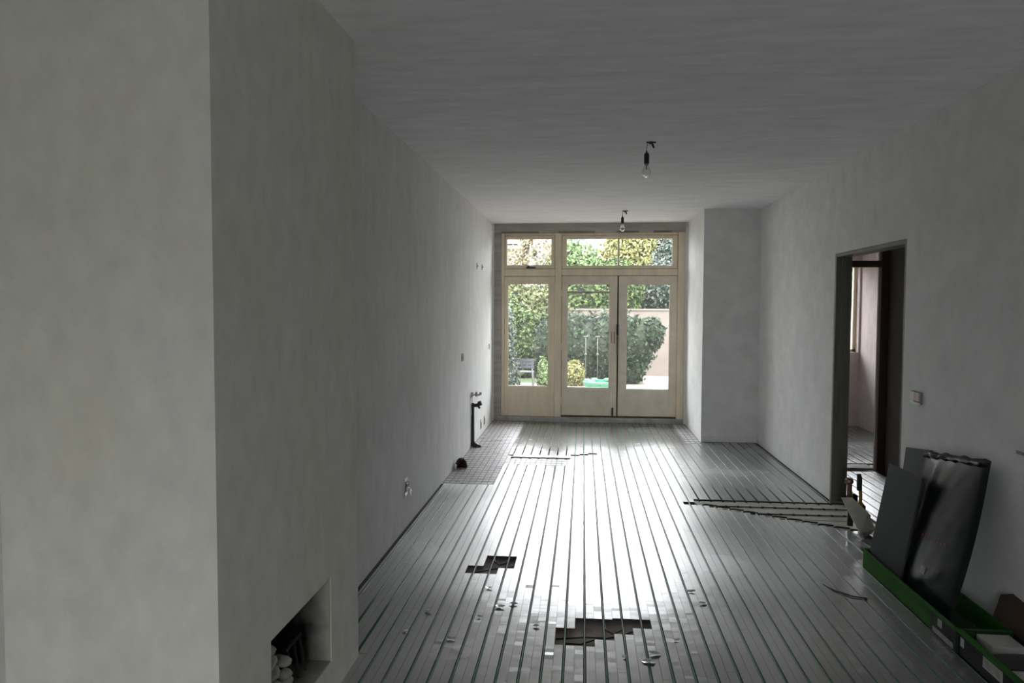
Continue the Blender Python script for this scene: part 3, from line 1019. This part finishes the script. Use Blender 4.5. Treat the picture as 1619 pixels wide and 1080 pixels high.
gt = tray("green_carton", 1.735, 1.978, 3.50, 4.64, 0.120, M["green_carton"], M["green_inside"], "long low green open carton on the floor along the right wall")
MB().box(1.722, 1.736, 3.50, 4.64, 0.108, 0.124).build("rim_fold", M["green_carton"], gt, bevel=0.002)
bt = tray("printed_carton", 1.738, 1.978, 2.45, 3.490, 0.112, M["black_card"], M["green_inside"], "low black printed carton with green rim and white stickers, nearest the camera")
MB().box(1.722, 1.752, 2.45, 3.488, 0.114, 0.126).build("rim_fold", M["green_carton"], bt, bevel=0.003)
MB().box(1.7300, 1.7345, 3.495, 3.745, 0.006, 0.108).build("side_flap", M["black_card"], gt)
# stickers on the black side
for (ya, yb, za, zb) in ((3.63, 3.67, 0.060, 0.098), (3.44, 3.47, 0.055, 0.095), (3.13, 3.28, 0.050, 0.100)):
    x_ = 1.7285 if ya > 3.49 else 1.7362
    MB().box(x_, x_ + 0.0016, ya, yb, za, zb).build("sticker", M["paper"], gt if ya > 3.49 else bt)
mb = MB()
for i in range(3):
    mb.tube([(1.7355, 3.15, 0.06 + i * 0.010), (1.7355, 3.18, 0.066 + i * 0.010), (1.7355, 3.21, 0.06 + i * 0.010), (1.7355, 3.26, 0.066 + i * 0.01)], 0.0012, 4)
mb.build("sticker_print", M["black"], bt)
mb = MB()
mb.box(1.7283, 1.7299, 3.52, 3.72, 0.014, 0.040)
mb.build("printed_band", M["scuff"], gt)
# things in the cartons
tag(MB().box(1.80, 1.94, 3.33, 3.46, 0.010, 0.118).build("paper_stack", M["paper"], bevel=0.003), "stack of white papers in the black printed carton", "papers")
tag(MB().box(1.79, 1.96, 3.17, 3.31, 0.010, 0.095).build("black_case", M["black"], bevel=0.006), "flat black case beside the white papers in the printed carton", "case")
tag(MB().box(1.77, 1.90, 2.98, 3.13, 0.010, 0.11).build("leaflet_bundle", M["paper"], bevel=0.003), "bundle of pale leaflets in the printed carton nearest the camera", "papers")
# brown card flap against the wall
mb = MB()
mb.add([(1.995, 3.74, 0.008), (1.995, 2.75, 0.008), (2.062, 2.60, 0.225), (2.062, 3.40, 0.212), (2.062, 3.66, 0.235), (2.052, 3.74, 0.20)], [(0, 1, 2, 3, 4, 5)])
ob = mb.build("cardboard_sheet", M["card_brown"])
md = ob.modifiers.new("solid", "SOLIDIFY"); md.thickness = 0.005
tag(ob, "brown cardboard sheet leaning on the right wall behind the cartons", "cardboard")

# grey board leaning in the green carton
def slab(corners, th):
    a = [Vector(c) for c in corners]
    n = (a[1] - a[0]).cross(a[3] - a[0]).normalized() * th
    v = a + [p + n for p in a]
    return MB().add(v, [(0, 1, 2, 3), (7, 6, 5, 4), (0, 4, 5, 1), (1, 5, 6, 2), (2, 6, 7, 3), (3, 7, 4, 0)])


# corners: bottom far, bottom near, top near, top far
bd = slab([(1.752, 4.632, 0.012), (1.765, 4.215, 0.012), (1.862, 4.172, 0.670), (1.862, 4.606, 0.660)], -0.012)
tag(bd.build("grey_board", M["board_grey"], bevel=0.002), "plain slate grey board leaning in the green carton, left of the black bag", "board")
# dark flat carton behind the board
cb = slab([(1.99, 4.86, 0.012), (1.99, 4.50, 0.012), (2.045, 4.50, 0.765), (2.045, 4.82, 0.722)], -0.022)
cbo = cb.build("flat_carton", M["panel_dark"], bevel=0.003)
tag(cbo, "dark flat carton leaning on the right wall behind the grey board", "box")


# black film bag: wide sack, bulging sheet with folds
def bag_surface():
    nu, nv = 26, 34
    bl, br_ = Vector((1.80, 4.225, 0.02)), Vector((1.81, 3.735, 0.02))
    tl, tr = Vector((1.990, 4.405, 0.778)), Vector((2.020, 3.800, 0.850))
    nrm = (br_ - bl).cross(tl - bl).normalized()
    if nrm.x > 0: nrm = -nrm
    V = []
    for side in (1, -1):
        for j in range(nv + 1):
            v_ = j / nv
            for i in range(nu + 1):
                u = i / nu
                ew = 0.035 * math.sin(v_ * math.pi) * (2 * u - 1)
                p = bl.lerp(br_, u).lerp(tl.lerp(tr, u), v_) + (br_ - bl).normalized() * ew
                edge = (4 * u * (1 - u)) ** 0.45 * (max(0.0, 4 * v_ * (1 - v_))) ** 0.35
                th = 0.035 * edge
                if side > 0:
                    fold = 0.010 * math.exp(-((u - 0.22 - 0.05 * v_) / 0.03) ** 2) * max(0, math.sin((v_ - 0.45) * 5.5))
                    fold += 0.008 * math.exp(-((u - 0.30) / 0.025) ** 2) * max(0, math.sin((v_ - 0.5) * 6.5))
                    fold += 0.009 * math.exp(-(((v_ - 0.10) - 0.30 * (u - 0.2)) / 0.018) ** 2) * (1 if 0.1 < u < 0.75 else 0.2)
                    fold += 0.006 * math.exp(-((v_ - 0.60 + 0.06 * u) / 0.02) ** 2) * (1 if 0.2 < u < 0.85 else 0)
                    fold += 0.0007 * math.sin(13 * u + 5 * v_) * math.sin(9 * v_ + 3 * u) + 0.0006 * math.sin(31 * u - 23 * v_)
                    p = p + nrm * (th + fold * edge)
                else:
                    p = p - nrm * (th * 0.25)
                # crumpled top hem
                if v_ > 0.93:
                    p = p + Vector((0, 0, (v_ - 0.93) / 0.07 * 0.004 * (math.sin(23 * u) + 0.6 * math.sin(41 * u + 1))))
                p.z = max(p.z, 0.012)
                p.x = min(p.x, WR - 0.004)
                V.append(p)
    F = []
    W_ = nu + 1
    n0 = W_ * (nv + 1)
    for j in range(nv):
        for i in range(nu):
            a = j * W_ + i
            F.append((a, a + 1, a + W_ + 1, a + W_))
            F.append((n0 + a + W_, n0 + a + W_ + 1, n0 + a + 1, n0 + a))
    for j in range(nv):
        for i in (0, nu):
            a = j * W_ + i
            F.append((a, a + W_, n0 + a + W_, n0 + a) if i == 0 else (n0 + a, n0 + a + W_, a + W_, a))
    for i in range(nu):
        F.append((n0 + i, n0 + i + 1, i + 1, i))
        a = nv * W_ + i
        F.append((a, a + 1, n0 + a + 1, n0 + a))
    return V, F, W_


V, F, W_ = bag_surface()
bagt = empty("plastic_bag", (1.9, 4.05, 0.0), "large black plastic sack with dull red print leaning against the right wall", "bag")
MB().add(V, F).build("bag_film", M["bag"], bagt, smooth=True)


def bag_pt(u, v_, off=0.0025):
    i, j = int(u * 26), int(v_ * 34)
    fu, fv = u * 26 - i, v_ * 34 - j
    a, b_, c_, d_ = (Vector(V[j * W_ + i]), Vector(V[j * W_ + i + 1]), Vector(V[(j + 1) * W_ + i]), Vector(V[(j + 1) * W_ + i + 1]))
    p = a.lerp(b_, fu).lerp(c_.lerp(d_, fu), fv)
    n = (b_ - a).cross(c_ - a).normalized()
    if n.x > 0: n = -n
    return p + n * off


def bag_patch(name, u0, u1, v0, v1, mm, slope=0.0, seg=8):
    mb = MB()
    vv = []
    for s in range(seg + 1):
        u = u0 + (u1 - u0) * s / seg
        vv += [bag_pt(u, v0 + slope * (u - u0)), bag_pt(u, v1 + slope * (u - u0))]
    mb.add(vv, [(2 * s, 2 * s + 2, 2 * s + 3, 2 * s + 1) for s in range(seg)])
    return mb.build(name, mm, bagt)


# row of worn red letters (unreadable in the picture): separate strokes
lu = 0.22
for i, w_ in enumerate((0.045, 0.03, 0.045, 0.04, 0.035, 0.045, 0.04, 0.03, 0.045, 0.05)):
    bag_patch("red_print", lu, lu + w_ * 0.8, 0.425, 0.450 - 0.004 * (i % 3), M["bag_red"], 0, 3)
    lu += w_ + 0.012
bag_patch("black_print", 0.40, 0.49, 0.20, 0.25, M["black"], 0, 3)
mb = MB()       # gathered dark hem at the top
pts = [bag_pt(u / 20, 0.965, 0.008 + 0.008 * math.sin(u * 2.1)) + Vector((0, 0, 0.004 * math.sin(u * 3.7))) for u in range(0, 20)]
mb.tube(pts, [0.010 + 0.005 * math.sin(i * 1.9) for i in range(len(pts))], 7)
mb.build("gathered_hem", M["black"], bagt, smooth=True)

# ================================================================== HEARTH
R3 = random.Random(11)
protos = []
hearth_n = 0
for layer in range(6):
    z = FB + 0.024 + 0.042 * layer
    for ix in range(3 - (layer > 3)):
        for iy in range((3, 3, 3, 3, 2, 2)[layer]):
            xx = -1.075 - 0.086 * ix - 0.02 * (layer % 2) - 0.02 * (layer > 3)
            yy = F0 + 0.058 + 0.094 * iy + 0.02 * (layer % 2)
            if hearth_n < 5:
                ob = MB().blob((0, 0, 0), (0.036, 0.040, 0.018), 14, 9, 0.16, R=R3).build("hearth_pebble", M["pebble"], smooth=True)
                protos.append(ob)
            else:
                ob = R3.choice(protos).copy()
                COL.objects.link(ob)
            ob.location = (xx, yy, z)
            ob.rotation_euler = (R3.uniform(-0.15, 0.15), R3.uniform(-0.15, 0.15), R3.uniform(-0.5, 0.5) + (3.14 if R3.random() < 0.5 else 0))
            sc_ = R3.uniform(0.88, 1.05)
            ob.scale = (sc_, sc_, sc_)
            tag(ob, "pale rounded pebble in the heap inside the sooty fireplace", "pebble", "pebbles in the fireplace")
            hearth_n += 1
t = empty("fire_grate", (-1.15, 2.6, FB), "black iron grate bars standing over the pebbles in the fireplace", "grate")
for i, y in enumerate((2.65, 2.71, 2.77)):
    MB().tube([(-1.22, y - 0.05, FB + 0.03), (-1.20, y - 0.05, FB + 0.16), (-1.10, y - 0.05, FB + 0.16), (-1.08, y - 0.05, FB + 0.02)], 0.007, 6).build("grate_bar", M["iron"], t)
MB().tube([(-1.10, 2.58, FB + 0.16), (-1.10, 2.73, FB + 0.16)], 0.006, 6).build("cross_bar", M["iron"], t)
MB().tube([(-1.20, 2.58, FB + 0.16), (-1.20, 2.73, FB + 0.16)], 0.006, 6).build("cross_bar", M["iron"], t)

# ================================================================== LOOSE FOIL ON THE FLOOR
R4 = random.Random(3)
SCR = [(0.30, 3.27, 0.05, "large curled foil scrap nearest the camera, below the wide floor opening"),
       (0.345, 3.345, 0.045, "curled foil scrap just behind the largest scrap near the wide floor opening"),
       (0.20, 3.30, 0.022, "tiny foil scrap left of the two curled ones below the wide floor opening"),
       (-0.43, 3.80, 0.035, "foil scrap in the middle of the floor between the two openings, left piece"),
       (-0.36, 3.84, 0.03, "foil scrap in the middle of the floor between the two openings, right piece"),
       (-0.80, 3.70, 0.03, "foil scrap on the left part of the floor, farthest of the left group"),
       (-0.62, 3.40, 0.03, "wide foil scrap on the left part of the floor, right of the chimney"),
       (-0.86, 3.46, 0.024, "foil scrap on the floor closest to the chimney breast"),
       (-0.52, 3.66, 0.022, "small foil scrap left of the wide floor opening, mid-way to the chimney"),
       (-0.52, 4.05, 0.03, "foil scrap just below the smaller floor opening"),
       (0.46, 3.50, 0.025, "foil scrap right of the wide floor opening"),
       (0.62, 4.12, 0.035, "foil scrap in the bright patch right of centre, farther one"),
       (0.66, 3.96, 0.03, "foil scrap in the bright patch right of centre, nearer one"),
       (-0.22, 3.58, 0.03, "foil scrap touching the left side of the wide floor opening")]
for i, (x, y, s, lab) in enumerate(SCR):
    a = R4.uniform(0, 6.28)
    pts = []
    for k in range(5):
        aa = a + k * 1.256 + R4.uniform(-0.3, 0.3)
        rr_ = s * R4.uniform(0.5, 1.0)
        pts.append((rr_ * math.cos(aa), rr_ * 0.6 * math.sin(aa), 0.002 + R4.uniform(0, 0.010)))
    pts.append((0, 0, 0.001))
    ob = MB().add(pts, [(k, (k + 1) % 5, 5) for k in range(5)]).build("foil_scrap", M["foil"])
    ob.location = (x, y, 0.0012)
    tag(ob, lab, "foil", "loose foil scraps on the floor")
tag(MB().tube([(1.40, 4.33, 0.004), (1.43, 4.22, 0.004), (1.50, 4.14, 0.006), (1.57, 4.12, 0.004)], 0.004, 6).build("cable_offcut", M["black"], smooth=True),
    "short curved dark cable offcut on the plates left of the green carton", "cable")

# ================================================================== GARDEN
def leaf_mat(name, c, c2):
    m, nt, b = new_mat(name)
    oi = node(nt, "ShaderNodeNewGeometry")
    rp = node(nt, "ShaderNodeValToRGB")
    rp.color_ramp.elements[0].color = (*c, 1)
    rp.color_ramp.elements[1].color = (*c2, 1)
    nt.links.new(oi.outputs["Random Per Island"], rp.inputs[0])
    nt.links.new(rp.outputs[0], b.inputs["Base Color"])
    b.inputs["Roughness"].default_value = 0.55
    b.inputs["Specular IOR Level"].default_value = 0.12
    return m


M["leaf_dark"] = leaf_mat("dark_green_leaves", (0.006, 0.014, 0.008), (0.045, 0.072, 0.036))
M["leaf_ivy"] = leaf_mat("grey_green_leaves", (0.018, 0.028, 0.022), (0.125, 0.15, 0.125))
M["leaf_mid"] = leaf_mat("mid_green_leaves", (0.02, 0.04, 0.013), (0.12, 0.165, 0.06))
M["leaf_bright"] = leaf_mat("bright_green_leaves", (0.05, 0.085, 0.03), (0.21, 0.29, 0.13))
M["leaf_yellow"] = leaf_mat("yellow_green_leaves", (0.08, 0.085, 0.02), (0.36, 0.34, 0.15))
M["leaf_warm"] = leaf_mat("budding_leaves", (0.12, 0.1, 0.06), (0.33, 0.29, 0.18))
M["leaf_olive"] = leaf_mat("olive_budding_leaves", (0.045, 0.055, 0.02), (0.19, 0.20, 0.10))
M["core"] = mat("shaded_core", (0.02, 0.026, 0.016), 0.9, var=0.3)  # near-black tone of the bush cores, inner shade put into the colour
M["bark"] = mat("bark", (0.12, 0.09, 0.065), 0.9, var=0.3)
M["grass"] = mat("grass", (0.05, 0.08, 0.03), 0.9, var=0.3, vscale=3, bump=0.3)
M["terrace"] = mat("pinkish_paving", (0.17, 0.14, 0.118), 0.8, var=0.12, vscale=3)
M["street"] = mat("grey_paving", (0.22, 0.215, 0.21), 0.9)
M["gwall"] = mat("pinkish_garden_wall", (0.17, 0.14, 0.12), 0.85, var=0.12, vscale=2.5, bump=0.2)
M["brick"] = mat("pale_pink_brick", (0.24, 0.19, 0.172), 0.85, var=0.12, vscale=6)
M["roof"] = mat("pink_red_tile", (0.20, 0.115, 0.11), 0.8, var=0.12, vscale=8)
M["render_white"] = mat("white_render", (0.5, 0.495, 0.5), 0.8, var=0.04)
M["win_dark"] = mat("dark_window", (0.10, 0.10, 0.12), 0.15, var=0.2)
M["chair_grey"] = mat("blue_grey_slats", (0.06, 0.063, 0.08), 0.6, var=0.15)
M["white_metal"] = mat("white_painted_metal", (0.13, 0.14, 0.13), 0.4, var=0.03)
M["pole_grey"] = mat("pale_grey_pole", (0.075, 0.085, 0.075), 0.5)
M["mint"] = mat("mint_plastic", (0.07, 0.26, 0.16), 0.35, var=0.05)
GZ = -0.10
struct(MB().box(-30, 40, 10.46, 70, GZ - 0.1, GZ), "ground_lawn", M["grass"])
struct(MB().box(-30, 40, -30, -2.96, GZ - 0.1, GZ), "ground_street", M["street"])
struct(MB().box(-2.0, 8.0, 10.46, 16.2, GZ, GZ + 0.02).box(1.0, 8.0, 16.2, 18.2, GZ, GZ + 0.02), "ground_terrace", M["terrace"])


def leaves(sample, n, size, mm, name, parent, seed):
    """n small folded leaves scattered by sample(rng)->(pos, normal)"""
    r_ = np.random.default_rng(seed)
    pos, nor = sample(r_, n)
    n = len(pos)
    rv = r_.normal(size=(n, 3)); nn = nor * 0.9 + rv * 0.6
    nn /= np.linalg.norm(nn, axis=1)[:, None]
    t = np.cross(nn, r_.normal(size=(n, 3))); t /= np.linalg.norm(t, axis=1)[:, None]
    b_ = np.cross(nn, t)
    s = size * r_.uniform(0.6, 1.3, n)[:, None]
    v = np.stack([pos - t * s, pos + b_ * s * 0.5 - nn * s * 0.1, pos + t * s, pos - b_ * s * 0.5 - nn * s * 0.1], 1).reshape(-1, 3)
    me = bpy.data.meshes.new(name)
    me.vertices.add(4 * n); me.vertices.foreach_set("co", v.ravel())
    me.loops.add(4 * n); me.loops.foreach_set("vertex_index", np.arange(4 * n))
    me.polygons.add(n); me.polygons.foreach_set("loop_start", np.arange(0, 4 * n, 4)); me.polygons.foreach_set("loop_total", np.full(n, 4))
    me.materials.append(mm)
    me.update(); me.validate()
    ob = bpy.data.objects.new(name, me)
    COL.objects.link(ob)
    ob.parent = parent
    ob.matrix_parent_inverse = parent.matrix_basis.inverted()
    ob["kind"] = "stuff"
    return ob


def crown(parts, depth=0.25):
    """parts = [(cx,cy,cz,rx,ry,rz),...]"""
    A = np.array(parts, float)

    def f(r_, n):
        k = r_.integers(0, len(A), n)
        d = r_.normal(size=(n, 3)); d /= np.linalg.norm(d, axis=1)[:, None]
        rad = (1 - depth * r_.random(n) ** 1.6 + 0.08 * r_.normal(size=n))[:, None]
        p = A[k, :3] + d * A[k, 3:] * rad
        keep = p[:, 2] > GZ + 0.02
        return p[keep], d[keep]
    return f


def bush(name, label, cat, parts, n, size, mm, trunk=None, seed=1, group=None, core=0.78):
    c = parts[0]
    t = empty(name, (c[0], c[1], GZ), label, cat, group)
    leaves(crown(parts), n, size, mm, "foliage", t, seed)
    mb = MB()
    rr_ = random.Random(seed)
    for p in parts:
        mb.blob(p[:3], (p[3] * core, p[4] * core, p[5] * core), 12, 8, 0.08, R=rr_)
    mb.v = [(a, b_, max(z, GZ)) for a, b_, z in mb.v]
    tag(mb.build("shade_core", M["core"], t, smooth=True), kind="stuff")  # solid dark core makes the bush opaque; shade between leaves is its colour
    mb = MB()
    h = trunk or (c[2])
    mb.tube([(c[0], c[1], GZ), (c[0] + 0.03, c[1], (h + GZ) / 2), (c[0], c[1], h)], [0.09 if trunk else 0.04, 0.07 if trunk else 0.03, 0.04], 8)
    mb.build("trunk", M["bark"], t)
    return t


# clipped hedge: long rounded block behind the terrace, dropping at its right end
hp = []
for i in range(9):
    x = -0.75 + i * 0.29
    top = 1.42 - max(0, (i - 6)) * 0.10
    if i < 7:
        hp.append((x, 16.4, top / 2 - 0.02, 0.36, 0.45, top / 2 + 0.10))
hp += [(1.26, 16.4, 0.80, 0.34, 0.42, 0.58), (1.52, 16.4, 1.02, 0.28, 0.38, 0.36), (1.10, 16.4, 0.30, 0.30, 0.42, 0.45)]
bush("hedge", "dark green leafy hedge across the garden behind the double doors", "hedge", hp, 15000, 0.050, M["leaf_dark"], seed=3, core=0.86)
bush("shrub", "yellow green low shrub in front of the hedge, left corner of the left door", "shrub", [(-0.17, 15.7, 0.16, 0.22, 0.17, 0.30)], 1800, 0.035, M["leaf_yellow"], seed=5)
bush("ivy_bush", "grey green ivy column behind the left edge of the side pane", "shrub", [(-1.65, 14.6, 0.7, 0.30, 0.35, 1.25), (-1.6, 14.6, 0.2, 0.33, 0.3, 0.6)], 6500, 0.040, M["leaf_ivy"], seed=7)
bush("laurel_bush", "mid green bush beyond the side pane next to the ivy", "shrub", [(-1.45, 17.7, 0.6, 0.6, 0.45, 0.95), (-2.0, 17.7, 1.0, 0.6, 0.45, 0.9)], 7000, 0.050, M["leaf_mid"], seed=9)
bush("laurel_bush", "low bright green bush on the lawn right of the garden chair", "shrub", [(-0.84, 15.6, 0.1, 0.13, 0.13, 0.42)], 1500, 0.035, M["leaf_bright"], seed=10)
bush("rhododendron", "grey green rhododendron over the garden wall behind the right door", "shrub", [(2.8, 25, 2.15, 1.3, 0.9, 0.95), (1.8, 25.2, 2.0, 0.95, 0.8, 0.9), (3.8, 25, 2.6, 1.0, 0.9, 1.1)], 9000, 0.07, M["leaf_ivy"], seed=11)
bush("laurel_bush", "green bush above the garden wall behind the left door", "shrub", [(0.2, 22, 1.9, 0.9, 0.7, 0.8), (1.0, 22.5, 2.2, 0.8, 0.7, 0.9)], 8000, 0.07, M["leaf_mid"], seed=12)
bush("young_tree", "brownish green budding tree behind the side pane", "tree", [(-1.9, 19.3, 1.5, 1.0, 0.7, 0.95), (-1.1, 19.4, 1.35, 0.75, 0.6, 0.85)], 10000, 0.06, M["leaf_olive"], 1.6, seed=13, core=0.6)
bush("garden_tree", "warm budding tree in the left transom pane", "tree", [(-1.8, 27, 3.6, 0.7, 0.6, 1.0), (-2.6, 27, 2.9, 0.6, 0.6, 0.9)], 1500, 0.08, M["leaf_warm"], 2.4, seed=14, core=0.12)
bush("garden_tree", "round bright green tree in the middle transom pane", "tree", [(-0.4, 31, 2.9, 1.35, 1.2, 1.4), (0.8, 31.3, 2.2, 1.0, 1.1, 1.1)], 10000, 0.10, M["leaf_bright"], 2.0, seed=15, core=0.75)
bush("conifer", "yellow green conifer filling the right transom pane", "tree", [(2.35, 35, 4.3, 1.2, 1.1, 2.3), (1.6, 35, 3.3, 0.9, 0.9, 1.7)], 12000, 0.10, M["leaf_yellow"], 2.5, seed=16, core=0.75)
bush("conifer", "blue green conifer at the right edge of the right transom pane", "tree", [(3.6, 29, 2.75, 0.95, 1.0, 1.75)], 8000, 0.10, M["leaf_ivy"], 2.2, seed=17, core=0.75)
bush("garden_tree", "green tree left of the budding trees, mostly outside the panes", "tree", [(-7.0, 26, 2.4, 1.8, 1.4, 2.0)], 8000, 0.10, M["leaf_mid"], 2.2, seed=18, core=0.7)
bush("garden_tree", "green tree on the far right of the garden, outside the panes", "tree", [(8.2, 27, 2.6, 1.8, 1.4, 2.2)], 8000, 0.10, M["leaf_mid"], 2.2, seed=19, core=0.7)

# garden boundary wall (pinkish band above the hedge) and side wall on the right
gw = MB().box(-2.2, 9, 20.6, 20.75, GZ, 1.52)
gw.box(-2.2, 9, 20.57, 20.78, 1.52, 1.57)
struct(gw, "wall_garden", M["gwall"])
sw = MB().add([(1.0, 18.2, GZ), (9, 18.2, GZ), (9, 18.2, 1.35), (2.3, 18.2, 1.30), (1.0, 18.2, 0.7),
               (1.0, 18.4, GZ), (9, 18.4, GZ), (9, 18.4, 1.35), (2.3, 18.4, 1.30), (1.0, 18.4, 0.7)],
              [(0, 1, 2, 3, 4), (9, 8, 7, 6, 5), (0, 5, 6, 1), (1, 6, 7, 2), (2, 7, 8, 3), (3, 8, 9, 4), (4, 9, 5, 0)])
struct(sw, "wall_terrace", M["gwall"])
# fence on the left behind ivy
fl = empty("garden_fence", (-3.4, 17.5, GZ), "grey wooden board fence along the left side of the garden", "fence")
for i in range(14):
    MB().box(-2.94, -2.90, 11.0 + i * 0.5, 11.47 + i * 0.5, GZ, 1.5 + 0.02 * (i % 2)).build("fence_board", M["frame_grey"], fl)

# garden chair: slatted back, legs
gc = empty("garden_chair", (-1.28, 15.0, GZ), "garden chair with blue grey back slats and white legs behind the side pane", "chair")
for i in range(3):
    z = 0.34 + i * 0.068
    MB().box(-1.50, -1.00, 14.98, 15.0, z, z + 0.058).build("back_slat", M["chair_grey"], gc, bevel=0.003)
for i in range(4):
    MB().box(-1.50 + 0.02, -1.02, 15.03 + i * 0.09, 15.10 + i * 0.09, 0.24, 0.26).build("seat_slat", M["chair_grey"], gc, bevel=0.003)
for x, dx in ((-1.46, 0.12), (-1.04, 0.04)):
    MB().tube([(x, 15.0, 0.52), (x, 15.0, 0.30), (x + dx, 14.85, GZ + 0.0)], 0.017, 8).build("leg", M["white_metal"], gc, smooth=True)
    MB().tube([(x, 15.0, 0.25), (x, 15.40, 0.24), (x, 15.44, GZ)], 0.014, 8).build("leg", M["white_metal"], gc, smooth=True)
# two slim white poles
for x, z1, lb in ((0.06, 0.98, "left one of two thin white garden poles in front of the hedge"), (0.31, 0.98, "right one of two thin white garden poles in front of the hedge")):
    mb = MB()
    mb.tube([(x, 15.6, GZ), (x, 15.6, z1 * 0.55), (x, 15.6, z1)], 0.008, 8)
    mb.tube([(x - 0.05, 15.6, z1), (x + 0.05, 15.6, z1)], 0.012, 8)
    mb.blob((x, 15.6, 0.6), (0.025, 0.025, 0.03), 8, 5, 0)
    tag(mb.build("garden_pole", M["pole_grey"], smooth=True), lb, "pole")
# mint plastic paddling shell
mb = MB()
mb.lathe([(0.30, 0.0), (0.35, 0.10), (0.36, 0.14), (0.34, 0.15), (0.32, 0.06), (0.22, 0.03)], (0.36, 15.0, GZ + 0.05), 24)
for k in range(5):
    mb.blob((0.36 + 0.27 * math.cos(k), 15.0 + 0.27 * math.sin(k), GZ + 0.2), (0.08, 0.08, 0.04), 8, 5, 0.1)
tag(mb.build("paddling_shell", M["mint"], smooth=False), "mint green plastic paddling shell on the ground behind the left door", "pool")


# ------------------------------------------------------------------ houses beyond
def house(name, label, x0, x1, y, h, wall, rows, roof_h, seed, roofm="roof"):
    t = empty(name, ((x0 + x1) / 2, y, GZ), label, "house")
    MB().box(x0, x1, y, y + 7, GZ, h).build("wall", M[wall], t)
    MB().add([(x0 - 0.3, y - 0.4, h), (x1 + 0.3, y - 0.4, h), (x1 + 0.3, y + 7.4, h), (x0 - 0.3, y + 7.4, h), (x0 - 0.3, y + 3.5, h + roof_h), (x1 + 0.3, y + 3.5, h + roof_h)],
             [(0, 1, 5, 4), (2, 3, 4, 5), (1, 2, 5), (3, 0, 4), (3, 2, 1, 0)]).build("roof", M[roofm], t)
    MB().box(x0 - 0.3, x1 + 0.3, y - 0.45, y - 0.3, h - 0.15, h + 0.05).build("gutter", M["render_white"], t)
    for (wx, wz, ww, wh) in rows:
        f = MB().box(wx - ww / 2 - 0.08, wx + ww / 2 + 0.08, y - 0.06, y + 0.02, wz - 0.08, wz + wh + 0.08).build("window", M["render_white"], t)
        MB().box(wx - ww / 2, wx + ww / 2, y - 0.075, y - 0.055, wz, wz + wh).build("pane", M["win_dark"], f)
        MB().box(wx - 0.03, wx + 0.03, y - 0.085, y - 0.07, wz, wz + wh).build("glazing_bar", M["render_white"], f)
    return t


house("terraced_house", "pale pink brick house with red tiled band behind the left transom pane", -9.5, -3.5, 42, 5.35, "brick",
      [(-8.3, 0.8, 1.2, 1.3), (-6.5, 0.8, 1.2, 1.3), (-4.6, 0.8, 1.2, 1.3), (-8.0, 3.0, 1.2, 1.3), (-6.0, 3.0, 1.2, 1.3), (-4.2, 3.0, 1.2, 1.3)], 1.4, 1)
MB().box(-9.5, -3.5, 41.85, 42.02, 4.95, 5.15).build("white_band", M["render_white"], bpy.data.objects["terraced_house"])
house("terraced_house", "white rendered house with dark windows behind the middle transom pane", -2.75, 3.0, 40, 6.1, "render_white",
      [(-2.3, 3.6, 1.1, 1.3), (-0.95, 5.2, 0.5, 0.7), (-0.25, 5.2, 0.7, 0.7), (1.9, 2.6, 0.9, 1.2), (-1.6, 0.8, 1.4, 1.4), (0.9, 0.8, 1.4, 1.4)], 1.1, 2)
MB().box(0.70, 0.95, 39.85, 40.0, GZ, 6.0).build("pilaster", M["brick"], bpy.data.objects["terraced_house.001"])
house("terraced_house", "brick house behind the conifers at the right, mostly hidden", 3.75, 12, 44, 5.0, "brick",
      [(4.6, 3.0, 1.2, 1.3), (7, 3.0, 1.2, 1.3), (9.5, 3.0, 1.2, 1.3), (4.6, 0.8, 1.2, 1.3), (7, 0.8, 1.2, 1.3), (9.5, 0.8, 1.2, 1.3)], 1.4, 3)
print("plates", nplates, "objects", len(bpy.data.objects))
